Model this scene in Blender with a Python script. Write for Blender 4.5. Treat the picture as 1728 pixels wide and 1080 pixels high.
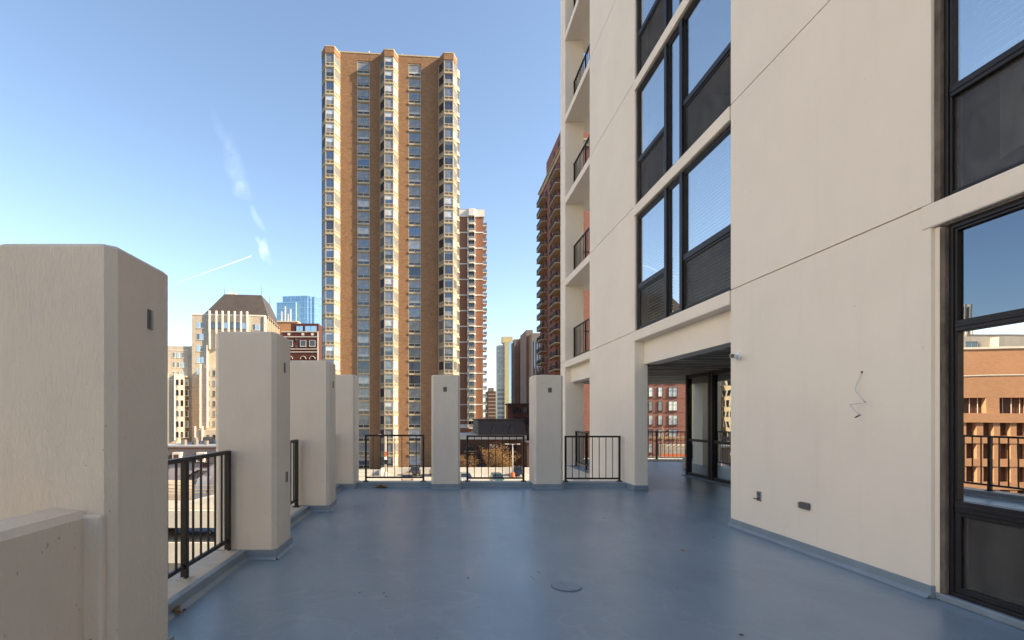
import bpy, math, random
from mathutils import Matrix, Vector
random.seed(7)
R = math.radians
S = bpy.context.scene
for o in list(bpy.data.objects): bpy.data.objects.remove(o)

# ------------------------------------------------------------------ camera
CXP, CYP, FPX, W0, H0, CAMZ = 733.0, 705.0, 850.0, 1728.0, 1080.0, 1.5
cam_d = bpy.data.cameras.new('camera'); cam = bpy.data.objects.new('camera', cam_d)
S.collection.objects.link(cam); S.camera = cam
cam.location = (0, 0, CAMZ); cam.rotation_euler = (R(90), 0, 0)
cam_d.sensor_width = 36; cam_d.lens = 36 * FPX / W0
cam_d.shift_x = (W0 / 2 - CXP) / W0
cam_d.shift_y = (CYP - H0 / 2) / W0
cam_d.clip_start = 0.05; cam_d.clip_end = 20000

# ------------------------------------------------------------------ sun + sky
SUN_EL, SUN_AZ = 31.0, 101.0        # azimuth clockwise from +Y
sd = bpy.data.lights.new('sun', 'SUN'); sd.energy = 5.0; sd.angle = R(0.5); sd.color = (1.0, .84, .60)
so = bpy.data.objects.new('sun', sd); S.collection.objects.link(so)
_d = Vector((math.sin(R(SUN_AZ)) * math.cos(R(SUN_EL)), math.cos(R(SUN_AZ)) * math.cos(R(SUN_EL)), math.sin(R(SUN_EL))))
so.rotation_euler = _d.to_track_quat('Z', 'Y').to_euler()
world = bpy.data.worlds.new('World'); S.world = world; world.use_nodes = True
S.view_settings.view_transform = 'Standard'; S.view_settings.look = 'None'
S.view_settings.exposure = 1.30; S.view_settings.use_white_balance = True; S.view_settings.white_balance_temperature = 6800; S.view_settings.white_balance_tint = 9; S.view_settings.gamma = 1.0

class NT:
    """tiny node-tree writer"""
    def __init__(s, tree): s.t = tree; s.n = tree.nodes; s.l = tree.links
    def new(s, ty, **kw):
        n = s.n.new(ty)
        for k, v in kw.items(): setattr(n, k, v)
        return n
    def put(s, sock, v):
        if isinstance(v, bpy.types.NodeSocket): s.l.new(v, sock)
        elif v is not None: sock.default_value = v
    def math(s, op, a, b=None, c=None, clamp=False):
        n = s.new('ShaderNodeMath', operation=op, use_clamp=clamp)
        s.put(n.inputs[0], a); s.put(n.inputs[1], b); s.put(n.inputs[2], c)
        return n.outputs[0]
    def mix(s, f, a, b, bt='MIX'):
        n = s.new('ShaderNodeMix', data_type='RGBA', blend_type=bt)
        s.put(n.inputs[0], f); s.put(n.inputs[6], a); s.put(n.inputs[7], b)
        return n.outputs[2]
    def noise(s, vec, scale, detail=4, rough=.55, dist=0):
        n = s.new('ShaderNodeTexNoise'); s.put(n.inputs['Vector'], vec)
        n.inputs['Scale'].default_value = scale; n.inputs['Detail'].default_value = detail
        n.inputs['Roughness'].default_value = rough; n.inputs['Distortion'].default_value = dist
        return n.outputs['Fac']
    def ramp(s, f, stops):
        n = s.new('ShaderNodeValToRGB'); s.put(n.inputs[0], f); e = n.color_ramp.elements
        while len(e) < len(stops): e.new(.5)
        for i, (p, c) in enumerate(stops):
            e[i].position = p; e[i].color = (c, c, c, 1) if not hasattr(c, '__len__') else (*c, 1)
        return n.outputs[0]
    def mapping(s, vec, scale=(1, 1, 1), rot=(0, 0, 0), loc=(0, 0, 0)):
        n = s.new('ShaderNodeMapping'); s.put(n.inputs['Vector'], vec)
        n.inputs['Scale'].default_value = scale; n.inputs['Rotation'].default_value = rot; n.inputs['Location'].default_value = loc
        return n.outputs[0]

def rgb(c): return (*c, 1)

def build_world():
    t = NT(world.node_tree); t.n.clear()
    out = t.new('ShaderNodeOutputWorld'); bg = t.new('ShaderNodeBackground')
    sky = t.new('ShaderNodeTexSky', sky_type='NISHITA', sun_disc=False)
    sky.sun_elevation = R(SUN_EL); sky.sun_rotation = R(SUN_AZ)
    sky.air_density = 1.0; sky.dust_density = 0.9; sky.ozone_density = 1.3; sky.altitude = 200
    tc = t.new('ShaderNodeTexCoord'); sep = t.new('ShaderNodeSeparateXYZ'); t.put(sep.inputs[0], tc.outputs['Generated'])
    x, y, z = sep.outputs
    ys = t.math('MAXIMUM', y, .01)
    u = t.math('DIVIDE', x, ys); v = t.math('DIVIDE', z, ys)
    comb = t.new('ShaderNodeCombineXYZ'); t.put(comb.inputs[0], u); t.put(comb.inputs[1], v)
    col = sky.outputs[0]
    nz = t.noise(t.mapping(comb.outputs[0], (1, 1, 1), (0, 0, R(-25))), 22, 6, .7, .6)
    # soft cirrus wisps and a contrail, far above the city: (px, py, half length, half width, angle, strength)
    for px, py, a, b, ang, st in ((397, 285, .075, .022, 108, .06), (376, 228, .06, .012, 118, .03), (406, 320, .024, .020, 95, .08),
                                  (434, 370, .034, .008, 120, .12), (446, 426, .030, .012, 106, .30), (438, 409, .016, .006, 130, .16)):
        cu, cv = (px - CXP) / FPX, (CYP - py) / FPX
        ca, sa = math.cos(R(ang)), math.sin(R(ang))
        du = t.math('SUBTRACT', u, cu); dv = t.math('SUBTRACT', v, cv)
        p = t.math('ADD', t.math('MULTIPLY', du, ca / a), t.math('MULTIPLY', dv, sa / a))
        q = t.math('ADD', t.math('MULTIPLY', du, -sa / b), t.math('MULTIPLY', dv, ca / b))
        q = t.math('ADD', q, t.math('MULTIPLY', t.math('MULTIPLY', p, p), .5))
        r2 = t.math('ADD', t.math('MULTIPLY', p, p), t.math('MULTIPLY', q, q))
        m = t.math('SUBTRACT', 1.0, r2, clamp=True)
        m = t.math('MULTIPLY', m, t.math('MULTIPLY', t.ramp(nz, [(.36, 0.15), (.66, 1)]), st))
        m = t.math('MULTIPLY', m, t.math('GREATER_THAN', y, .1))
        col = t.mix(m, col, (8.2, 9.0, 9.8, 1))
    (x0, y0), (x1, y1) = (292, 480), (424, 432)
    ax, ay, bx, by = (x0 - CXP) / FPX, (CYP - y0) / FPX, (x1 - CXP) / FPX, (CYP - y1) / FPX
    L = math.hypot(bx - ax, by - ay); dx, dy = (bx - ax) / L, (by - ay) / L
    du = t.math('SUBTRACT', u, ax); dv = t.math('SUBTRACT', v, ay)
    p = t.math('ADD', t.math('MULTIPLY', du, dx), t.math('MULTIPLY', dv, dy))
    q = t.math('ABSOLUTE', t.math('ADD', t.math('MULTIPLY', du, -dy), t.math('MULTIPLY', dv, dx)))
    m = t.math('SUBTRACT', 1.0, t.math('DIVIDE', q, .0014), clamp=True)
    m = t.math('MULTIPLY', m, t.math('MULTIPLY', t.math('GREATER_THAN', p, 0.0), t.math('LESS_THAN', p, L)))
    m = t.math('MULTIPLY', m, t.math('ADD', .05, t.math('DIVIDE', p, L * 2.4)))
    m = t.math('MULTIPLY', m, t.math('GREATER_THAN', y, .1))
    col = t.mix(m, col, (8.6, 9.2, 9.8, 1))
    t.put(bg.inputs[0], col); bg.inputs[1].default_value = .128
    t.l.new(bg.outputs[0], out.inputs[0])
build_world()

# ------------------------------------------------------------------ materials
MATS = {}
def mat(name, base, rough=.7, metal=0, spec=.5, fn=None):
    m = bpy.data.materials.new(name); m.use_nodes = True
    t = NT(m.node_tree); b = t.n['Principled BSDF']
    b.inputs['Base Color'].default_value = rgb(base); b.inputs['Roughness'].default_value = rough
    b.inputs['Metallic'].default_value = metal; b.inputs['Specular IOR Level'].default_value = spec
    if fn: fn(t, b)
    MATS[name] = m
    return m
def objco(t): return t.new('ShaderNodeTexCoord').outputs['Object']
def bump(t, b, h, strength, dist=.01):
    n = t.new('ShaderNodeBump'); t.put(n.inputs['Height'], h)
    n.inputs['Strength'].default_value = strength; n.inputs['Distance'].default_value = dist
    t.l.new(n.outputs[0], b.inputs['Normal'])
def wallco(t):
    """(x+y, z) so that a wall pattern lies right on walls of any direction"""
    s = t.new('ShaderNodeSeparateXYZ'); t.put(s.inputs[0], objco(t)); c = t.new('ShaderNodeCombineXYZ')
    t.put(c.inputs[0], t.math('ADD', s.outputs[0], s.outputs[1])); t.put(c.inputs[1], s.outputs[2])
    return c.outputs[0]

def f_noise(base, amt=.12, scale=1.2, bscale=60, bstr=.15, bdist=.004, stretch=(1, 1, 1), stain=0):
    def fn(t, b):
        co = objco(t)
        n = t.noise(t.mapping(co, stretch), scale, 6, .6)
        lo = tuple(c * (1 - amt) for c in base); hi = tuple(min(1, c * (1 + amt)) for c in base)
        c = t.mix(t.ramp(n, [(.3, 0), (.7, 1)]), rgb(lo), rgb(hi))
        if stain:
            st = t.noise(t.mapping(co, (3.5, 3.5, .35)), 1.7, 5, .65)
            c = t.mix(t.math('MULTIPLY', t.ramp(st, [(.52, 0), (.75, 1)]), stain), c, rgb(tuple(k * .62 for k in base)))
            sp = t.noise(co, 26, 2, .5)
            c = t.mix(t.math('MULTIPLY', t.ramp(sp, [(.765, 0), (.78, 1)]), .5), c, rgb(tuple(k * .45 for k in base)))
        t.put(b.inputs['Base Color'], c)
        bump(t, b, t.noise(co, bscale, 5, .65), bstr, bdist)
    return fn

CREAM = (.84, .775, .68)
mat('cream_paint', CREAM, .62, fn=f_noise(CREAM, .035, .9, 45, .25, .004, stain=.10))
def f_stucco(t, b, bs=.42):
    co = objco(t)
    n1 = t.noise(t.mapping(co, (1, 1, .25)), 48, 5, .62, 1.2)
    n2 = t.noise(co, 90, 3, .6)
    n3 = t.noise(co, 1.3, 4, .6)
    sz = t.new('ShaderNodeSeparateXYZ'); t.put(sz.inputs[0], co); wob = t.math('MULTIPLY', t.math('SUBTRACT', t.noise(co, 2.6, 2, .5), .5), .16)
    seam = 0.0
    for z0 in (2.14, 1.44): seam = t.math('ADD', seam, t.math('MULTIPLY', t.math('ADD', t.math('SUBTRACT', sz.outputs[2], z0), wob), 45, clamp=True))
    h = t.math('ADD', t.math('MULTIPLY', t.ramp(n1, [(.3, 0), (.62, 1)]), .55), t.math('MULTIPLY', n2, .25))
    h = t.math('ADD', h, t.math('MULTIPLY', seam, .22))
    bump(t, b, h, bs, .014)
    base = (.70, .645, .57)
    c = t.mix(t.ramp(n3, [(.3, 0), (.7, 1)]), rgb(tuple(k * .94 for k in base)), rgb(tuple(k * 1.04 for k in base)))
    pit = t.noise(co, 34, 1, .5)
    c = t.mix(t.math('MULTIPLY', t.ramp(pit, [(.765, 0), (.78, 1)]), .5), c, (.16, .13, .11, 1))
    dirt = t.noise(t.mapping(co, (3, 3, .5)), 2.2, 5, .7)
    c = t.mix(t.math('MULTIPLY', t.ramp(dirt, [(.5, 0), (.8, 1)]), .14), c, (.42, .37, .31, 1))
    t.put(b.inputs['Base Color'], c)
mat('stucco_paint', (.70, .645, .57), .68, fn=f_stucco)
mat('stucco_smooth', (.70, .645, .57), .68, fn=lambda t, b: f_stucco(t, b, .2))
def f_floor(t, b):
    co = objco(t)
    n = t.noise(co, .55, 5, .6, .5)
    c = t.mix(t.ramp(n, [(.3, 0), (.72, 1)]), (.165, .245, .322, 1), (.225, .308, .385, 1))
    brush = t.noise(t.mapping(co, (1.2, .25, 1), (0, 0, R(20))), 5, 6, .7)
    c = t.mix(t.math('MULTIPLY', t.ramp(brush, [(.45, 0), (.8, 1)]), .35), c, (.235, .285, .345, 1))
    scuff = t.noise(t.mapping(co, (2.2, 9, 1), (0, 0, R(35))), 3.1, 7, .75)
    c = t.mix(t.math('MULTIPLY', t.ramp(scuff, [(.62, 0), (.70, 1)]), .5), c, (.30, .33, .37, 1))
    pud = t.noise(co, .9, 4, .5, .4)
    c = t.mix(t.math('MULTIPLY', t.ramp(pud, [(.50, 0), (.515, 1), (.53, 0), (.60, 0), (.612, .8), (.63, 0)]), .30), c, (.33, .38, .43, 1))
    c = t.mix(t.math('MULTIPLY', t.ramp(t.noise(co, 2.6, 7, .75), [(.50, 0), (.78, 1)]), .38), c, (.12, .15, .185, 1))
    dirt = t.noise(co, 38, 2, .5)
    c = t.mix(t.math('MULTIPLY', t.ramp(dirt, [(.71, 0), (.73, 1)]), .75), c, (.03, .03, .035, 1))
    t.put(b.inputs['Base Color'], c)
    r = t.noise(t.mapping(co, (1, .3, 1)), 2.5, 6, .65)
    t.put(b.inputs['Roughness'], t.math('ADD', .20, t.math('MULTIPLY', r, .24)))
    h = t.math('ADD', t.math('MULTIPLY', t.noise(co, 160, 3, .6), .5), t.math('MULTIPLY', t.noise(co, 14, 4, .6), .8))
    bump(t, b, h, .20, .003)
mat('floor_paint', (.13, .165, .21), .35, spec=.8, fn=f_floor)
BASEC = (.21, .27, .33)
mat('base_paint', BASEC, .42, fn=f_noise(BASEC, .12, 3, 70, .25, .004))
mat('sill_concrete', (.52, .50, .46), .8, fn=f_noise((.52, .50, .46), .12, 4, 55, .6, .008, stain=.15))
mat('rail_black', (.018, .016, .015), .42, metal=.3, fn=f_noise((.018, .016, .015), .25, 6, 120, .2, .002))
mat('frame_black', (.016, .015, .017), .42, spec=.3, fn=f_noise((.016, .015, .017), .3, 3, 90, .1, .002))
mat('joint_tan', (.62, .52, .39), .85)
mat('sealant', (.13, .105, .085), .8, fn=f_noise((.13, .105, .085), .5, 7, 25, .7, .02, stretch=(1, 1, .5)))
mat('screen_mesh', (.045, .043, .042), .30, spec=.22, fn=f_noise((.045, .043, .042), .35, 1.3, 9, .25, .01))
mat('blind', (.85, .85, .83), .6)
mat('paper', (.62, .62, .60), .8, fn=f_noise((.62, .62, .60), .12, 2.5, 8, .5, .02))
mat('interior', (.16, .15, .14), .9)
mat('white_plastic', (.78, .78, .76), .4)
mat('grey_plastic', (.10, .10, .105), .45)
mat('steel', (.35, .35, .36), .4, metal=.8)
mat('blue_cap', (.02, .03, .12), .4)
mat('drain_grey', (.19, .26, .325), .4)
mat('drain_rim', (.11, .15, .19), .5)
mat('cord_grey', (.56, .55, .53), .5)
mat('leaf_brown', (.13, .055, .02), .8); mat('leaf_ochre', (.30, .17, .05), .8)
def f_ceil(t, b):
    co = objco(t)
    n = t.noise(t.mapping(co, (.5, 5, 1), (0, 0, R(8))), 2.0, 6, .65, .4)
    c = t.ramp(n, [(.38, (.08, .068, .055)), (.50, (.30, .255, .205)), (.64, (.72, .64, .53))])
    t.put(b.inputs['Base Color'], c); bump(t, b, n, .3, .02)
mat('ceiling_boards', (.16, .14, .12), .85, fn=f_ceil)

def glass(name, tint, refl, rough=.0, gtint=(1, 1, 1), wob=0.0):
    m = bpy.data.materials.new(name); m.use_nodes = True; t = NT(m.node_tree); t.n.clear()
    out = t.new('ShaderNodeOutputMaterial'); mx = t.new('ShaderNodeMixShader')
    tr = t.new('ShaderNodeBsdfTransparent'); tr.inputs[0].default_value = rgb(tint)
    gl = t.new('ShaderNodeBsdfGlossy'); gl.inputs['Color'].default_value = rgb(gtint); gl.inputs['Roughness'].default_value = rough
    lw = t.new('ShaderNodeLayerWeight'); lw.inputs[0].default_value = .35
    fac = t.math('ADD', refl, t.math('MULTIPLY', lw.outputs['Facing'], (1 - refl) * .5), clamp=True)
    t.put(mx.inputs[0], fac); t.l.new(tr.outputs[0], mx.inputs[1]); t.l.new(gl.outputs[0], mx.inputs[2])
    if wob:
        bn = t.new('ShaderNodeBump'); t.put(bn.inputs['Height'], t.noise(objco(t), .9, 2, .5))
        bn.inputs['Strength'].default_value = wob; bn.inputs['Distance'].default_value = .02
        t.l.new(bn.outputs[0], gl.inputs['Normal'])
    t.l.new(mx.outputs[0], out.inputs[0]); MATS[name] = m
glass('glass_sky', (.80, .82, .82), .42, gtint=(1.0, 1.0, 1.0), wob=.05)
glass('glass_clear', (.85, .87, .86), .16, gtint=(.9, .95, 1), wob=.1)
glass('glass_mirror', (.12, .12, .13), .86, gtint=(.92, .9, .88), wob=.03)
glass('glass_tint', (.10, .12, .15), .26, gtint=(.45, .52, .62), wob=.12)
glass('glass_lobby', (.50, .52, .50), .36, gtint=(.8, .84, .84), wob=.1)

def screened(name):
    m = bpy.data.materials.new(name); m.use_nodes = True; t = NT(m.node_tree); t.n.clear()
    out = t.new('ShaderNodeOutputMaterial'); mx = t.new('ShaderNodeMixShader'); m2 = t.new('ShaderNodeMixShader')
    tr = t.new('ShaderNodeBsdfTransparent'); tr.inputs[0].default_value = (.85, .85, .82, 1)
    df = t.new('ShaderNodeBsdfDiffuse'); gl = t.new('ShaderNodeBsdfGlossy'); gl.inputs['Roughness'].default_value = .08; gl.inputs['Color'].default_value = (.9, .95, 1, 1)
    n = t.noise(t.mapping(objco(t), (1, 1, .6)), 3.5, 6, .7, 1.2)
    t.put(df.inputs[0], t.ramp(n, [(.35, (.085, .080, .075)), (.6, (.14, .135, .125)), (.8, (.26, .25, .235))]))
    mx.inputs[0].default_value = .45; m2.inputs[0].default_value = .02
    t.l.new(tr.outputs[0], mx.inputs[1]); t.l.new(df.outputs[0], mx.inputs[2]); t.l.new(mx.outputs[0], m2.inputs[1]); t.l.new(gl.outputs[0], m2.inputs[2])
    t.l.new(m2.outputs[0], out.inputs[0]); MATS[name] = m
screened('insect_mesh')
def farglass(name, base, refl, gt=(.8, .88, 1)):
    """far window: what shows behind the pane mixed with the sky mirrored in it"""
    m = bpy.data.materials.new(name); m.use_nodes = True; t = NT(m.node_tree); t.n.clear()
    out = t.new('ShaderNodeOutputMaterial'); mx = t.new('ShaderNodeMixShader')
    df = t.new('ShaderNodeBsdfDiffuse'); gl = t.new('ShaderNodeBsdfGlossy')
    gl.inputs['Color'].default_value = rgb(gt); gl.inputs['Roughness'].default_value = .03
    n = t.noise(objco(t), .8, 3, .6)
    t.put(df.inputs[0], t.mix(t.ramp(n, [(.35, 0), (.65, 1)]), rgb(tuple(c * .75 for c in base)), rgb(tuple(c * 1.2 for c in base))))
    bn = t.new('ShaderNodeBump'); t.put(bn.inputs['Height'], t.noise(objco(t), .5, 2, .5)); bn.inputs['Strength'].default_value = .3; bn.inputs['Distance'].default_value = .05
    t.l.new(bn.outputs[0], gl.inputs['Normal'])
    mx.inputs[0].default_value = refl
    t.l.new(df.outputs[0], mx.inputs[1]); t.l.new(gl.outputs[0], mx.inputs[2]); t.l.new(mx.outputs[0], out.inputs[0]); MATS[name] = m
farglass('pane_dark', (.03, .035, .045), .10)
farglass('pane_navy', (.03, .045, .08), .20)
farglass('pane_grey', (.13, .145, .16), .13)
farglass('pane_blind', (.21, .215, .22), .08)
farglass('pane_curtain', (.42, .43, .44), .08)
farglass('pane_blue', (.10, .20, .32), .55, (.75, .9, 1))
farglass('pane_bright', (.50, .52, .50), .3)
farglass('pane_curtainwall', (.10, .17, .22), .42, (.55, .74, .88))

def f_brick(c1, c2, mort, bw=.21, rh=.075, big=.25, bigscale=.35):
    def fn(t, b):
        co = wallco(t)
        n = t.new('ShaderNodeTexBrick'); t.put(n.inputs['Vector'], co)
        n.inputs['Color1'].default_value = rgb(c1); n.inputs['Color2'].default_value = rgb(c2); n.inputs['Mortar'].default_value = rgb(mort)
        n.inputs['Scale'].default_value = 1; n.inputs['Brick Width'].default_value = bw; n.inputs['Row Height'].default_value = rh
        n.inputs['Mortar Size'].default_value = .006; n.inputs['Bias'].default_value = .1
        g = t.noise(t.mapping(co, (.9, 2.6, 1)), bigscale * 6, 6, .75)
        g2 = t.noise(co, bigscale * .5, 4, .6)
        c = t.mix(t.math('MULTIPLY', t.ramp(g, [(.4, 0), (.62, 1)]), big), n.outputs[0], rgb(tuple(k * .40 for k in c1)))
        c = t.mix(t.math('MULTIPLY', t.ramp(g2, [(.4, 0), (.65, 1)]), .28), c, rgb(tuple(min(1, k * 1.35) for k in c2)))
        t.put(b.inputs['Base Color'], c)
    return fn
mat('tan_brick', (.33, .185, .095), .85, fn=f_brick((.31, .163, .080), (.205, .105, .052), (.27, .17, .10), .6, .22, .7))
mat('red_brick', (.23, .09, .05), .85, fn=f_brick((.33, .14, .075), (.25, .105, .058), (.32, .20, .14), .5, .2, .4))
mat('rose_brick', (.30, .11, .085), .85, fn=f_brick((.30, .12, .085), (.23, .085, .06), (.28, .16, .12), .5, .2, .35))
mat('brown_brick', (.12, .055, .035), .85, fn=f_brick((.13, .06, .038), (.095, .042, .028), (.14, .08, .06), .5, .2, .35))
mat('orange_brick', (.52, .25, .11), .85, fn=f_brick((.47, .26, .145), (.42, .22, .12), (.45, .29, .18), .5, .2, .12))
mat('maroon_brick', (.10, .028, .022), .85, fn=f_brick((.11, .03, .024), (.08, .022, .018), (.12, .05, .04), .5, .2, .2))
def f_ashlar(base, bw=1.1, rh=.5, mort=.72, amt=.5):
    def fn(t, b):
        co = wallco(t)
        n = t.new('ShaderNodeTexBrick'); t.put(n.inputs['Vector'], co)
        n.inputs['Color1'].default_value = rgb(base); n.inputs['Color2'].default_value = rgb(tuple(k * .84 for k in base)); n.inputs['Mortar'].default_value = rgb(tuple(k * mort for k in base))
        n.inputs['Scale'].default_value = 1; n.inputs['Brick Width'].default_value = bw; n.inputs['Row Height'].default_value = rh; n.inputs['Mortar Size'].default_value = .05
        g = t.noise(t.mapping(objco(t), (1, 1, .25)), .5, 5, .65)
        t.put(b.inputs['Base Color'], t.mix(t.math('MULTIPLY', t.ramp(g, [(.45, 0), (.75, 1)]), amt), n.outputs[0], rgb(tuple(k * .6 for k in base))))
    return fn
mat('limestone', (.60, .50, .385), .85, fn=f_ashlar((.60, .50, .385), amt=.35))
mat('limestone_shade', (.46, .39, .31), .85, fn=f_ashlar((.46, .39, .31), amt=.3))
mat('pale_stone', (.58, .52, .43), .8, fn=f_ashlar((.58, .52, .43), 3, 2.8, .8, .2))
mat('beige_trim', (.40, .32, .21), .7, fn=f_noise((.40, .32, .21), .15, .8, 20, .1))
mat('white_trim', (.72, .66, .57), .7, fn=f_noise((.72, .66, .57), .08, .8, 20, .1))
mat('bay_panel', (.24, .22, .19), .7)
mat('grey_slab', (.22, .19, .17), .8, fn=f_ashlar((.22, .19, .17), 3, 2.9, .8, .3))
mat('dark_slab', (.075, .055, .05), .8, fn=f_ashlar((.08, .058, .052), 3, 2.9, .85, .3))
mat('olive_stone', (.50, .41, .22), .8, fn=f_noise((.50, .41, .22), .1, .1, 10, .1))
def f_seam(base, sp, axis=0):
    def fn(t, b):
        s = t.new('ShaderNodeSeparateXYZ'); t.put(s.inputs[0], objco(t))
        u = t.math('ADD', s.outputs[0], s.outputs[1])
        fr = t.math('FRACT', t.math('DIVIDE', u, sp))
        k = t.math('GREATER_THAN', fr, .82)
        n = t.noise(objco(t), .4, 4, .6)
        c = t.mix(t.ramp(n, [(.3, 0), (.7, 1)]), rgb(tuple(c * .85 for c in base)), rgb(tuple(c * 1.15 for c in base)))
        t.put(b.inputs['Base Color'], t.mix(t.math('MULTIPLY', k, .45), c, rgb(tuple(c * .45 for c in base))))
        bump(t, b, k, .6, .05)
    return fn
mat('metal_roof', (.062, .050, .043), .6, fn=f_seam((.062, .050, .043), .62))
mat('slate_roof', (.06, .055, .065), .75, fn=f_seam((.06, .055, .065), .4))
mat('flat_roof', (.28, .30, .34), .8, fn=f_noise((.28, .30, .34), .3, .35, 5, .1))
mat('lilac_paint', (.40, .37, .41), .8, fn=f_noise((.40, .37, .41), .12, .5, 10, .1))
mat('street_asphalt', (.05, .05, .052), .9, fn=f_noise((.05, .05, .052), .3, .2, 12, .2))
mat('deck_concrete', (.40, .36, .30), .85, fn=f_noise((.40, .36, .30), .2, .3, 12, .2))
mat('parapet_concrete', (.60, .55, .47), .8, fn=f_noise((.60, .55, .47), .1, .5, 12, .2))
mat('line_white', (.75, .75, .72), .8)
mat('bark', (.075, .055, .04), .9, fn=f_noise((.075, .055, .04), .3, 2, 20, .6, .03))
for i, c in enumerate(((.34, .17, .05), (.42, .24, .08), (.26, .13, .045), (.20, .10, .035))): mat('autumn_leaf_%s' % 'abcd'[i], c, .75)
mat('tyre', (.015, .015, .016), .85); mat('rim', (.3, .3, .31), .35, metal=.8)
mat('car_glass', (.015, .018, .02), .08, spec=.8)
mat('tail_red', (.35, .01, .01), .3); mat('lens_white', (.7, .7, .68), .2)
for n, c in (('paint_charcoal', (.05, .05, .055)), ('paint_beige', (.42, .36, .27)), ('paint_blue', (.02, .07, .22)), ('paint_teal', (.06, .12, .11)), ('paint_navy', (.02, .04, .08)), ('paint_silver', (.4, .4, .4))):
    mat(n, c, .22, metal=.3, spec=.6)
mat('pole_grey', (.42, .38, .33), .6); mat('orange_base', (.5, .12, .04), .7); mat('canopy_orange', (.55, .13, .04), .8); mat('wood_tan', (.40, .26, .14), .8)
mat('awning_grey', (.20, .21, .25), .6)

# ------------------------------------------------------------------ geometry helpers
ORG = {}
COL = S.collection
def tag(o, label=None, cat=None, group=None, kind=None):
    if label: o['label'] = label
    if cat: o['category'] = cat
    if group: o['group'] = group
    if kind: o['kind'] = kind
    return o
def thing(name, label, cat, loc=(0, 0, 0), group=None):
    o = bpy.data.objects.new(name, None); COL.objects.link(o); o.location = loc; o.empty_display_size = .2
    ORG[o.name] = Vector(loc)
    return tag(o, label, cat, group)
def org(p):
    v = Vector((0, 0, 0))
    while p is not None:
        v = v + Vector(ORG.get(p.name, p.location)) if p.parent is None else v + Vector(p.location)
        p = p.parent
    return v
class MB:
    def __init__(s): s.v = []; s.f = []; s.m = []
    def poly(s, pts, m=0):
        i = len(s.v); s.v += [tuple(p) for p in pts]; s.f.append(tuple(range(i, i + len(pts)))); s.m.append(m)
        return s
    def box(s, x0, x1, y0, y1, z0, z1, m=0, M=None):
        if x0 > x1: x0, x1 = x1, x0
        if y0 > y1: y0, y1 = y1, y0
        if z0 > z1: z0, z1 = z1, z0
        i = len(s.v); p = [(x0, y0, z0), (x1, y0, z0), (x1, y1, z0), (x0, y1, z0), (x0, y0, z1), (x1, y0, z1), (x1, y1, z1), (x0, y1, z1)]
        if M is not None: p = [tuple(M @ Vector(q)) for q in p]
        s.v += p
        for f in ((0, 3, 2, 1), (4, 5, 6, 7), (0, 1, 5, 4), (1, 2, 6, 5), (2, 3, 7, 6), (3, 0, 4, 7)):
            s.f.append(tuple(i + k for k in f)); s.m.append(m)
        return s
    def prism(s, poly, z0, z1, m=0):
        """poly counter-clockwise seen from above"""
        n = len(poly); i = len(s.v)
        s.v += [(x, y, z0) for x, y in poly] + [(x, y, z1) for x, y in poly]
        s.f.append(tuple(i + k for k in reversed(range(n)))); s.m.append(m)
        s.f.append(tuple(i + n + k for k in range(n))); s.m.append(m)
        for k in range(n):
            j = (k + 1) % n; s.f.append((i + k, i + j, i + n + j, i + n + k)); s.m.append(m)
        return s
    def tube(s, pts, rad, n=8, m=0, cap=True):
        pts = [Vector(p) for p in pts]; rings = []
        rr = rad if hasattr(rad, '__len__') else [rad] * len(pts)
        for k, p in enumerate(pts):
            d = (pts[min(k + 1, len(pts) - 1)] - pts[max(k - 1, 0)]).normalized()
            a = Vector((0, 0, 1)) if abs(d.z) < .9 else Vector((1, 0, 0))
            u = d.cross(a).normalized(); w = d.cross(u)
            i = len(s.v); rings.append(i)
            for q in range(n):
                t = 2 * math.pi * q / n; s.v.append(tuple(p + (u * math.cos(t) + w * math.sin(t)) * rr[k]))
        for a, b in zip(rings, rings[1:]):
            for q in range(n):
                r = (q + 1) % n; s.f.append((a + q, b + q, b + r, a + r)); s.m.append(m)
        if cap:
            s.f.append(tuple(rings[0] + q for q in range(n))); s.m.append(m)
            s.f.append(tuple(rings[-1] + q for q in reversed(range(n)))); s.m.append(m)
        return s
    def build(s, name, mats, parent=None, bevel=0, seg=2, smooth=False, at=None):
        if isinstance(mats, str): mats = [mats]
        o0 = Vector(at) if at is not None else Vector((0, 0, 0))
        base = org(parent) if parent else Vector((0, 0, 0))
        ref = o0 if at is not None else base
        me = bpy.data.meshes.new(name); me.from_pydata([tuple(Vector(v) - ref) for v in s.v], [], s.f)
        for q in mats: me.materials.append(MATS[q])
        for p, k in zip(me.polygons, s.m): p.material_index = k; p.use_smooth = smooth
        me.update()
        o = bpy.data.objects.new(name, me); COL.objects.link(o)
        if at is not None: o.location = o0 - base
        if parent: o.parent = parent
        if parent is None: ORG[o.name] = Vector(o.location)
        if bevel:
            b = o.modifiers.new('bevel', 'BEVEL'); b.width = bevel; b.segments = seg; b.limit_method = 'ANGLE'; b.angle_limit = R(40)
        return o
def inst(o, parent, loc, rz=None):
    """copy of part o (and its children) under parent at world loc"""
    c = o.copy(); COL.objects.link(c); c.parent = parent; c.location = Vector(loc) - (org(parent) if parent else Vector((0, 0, 0)))
    if rz is not None: c.rotation_euler = (0, 0, rz)
    for ch in o.children:
        d = ch.copy(); COL.objects.link(d); d.parent = c
    return c
def X_(px, Y): return (px - CXP) * Y / FPX
def Z_(py, Y): return CAMZ + (CYP - py) * Y / FPX

# ================================================================== SETTING
STREET = -14.0
MB().poly([(-6000, -3000, STREET), (6000, -3000, STREET), (6000, 12000, STREET), (-6000, 12000, STREET)]).build('ground', 'street_asphalt')['kind'] = 'structure'

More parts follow.
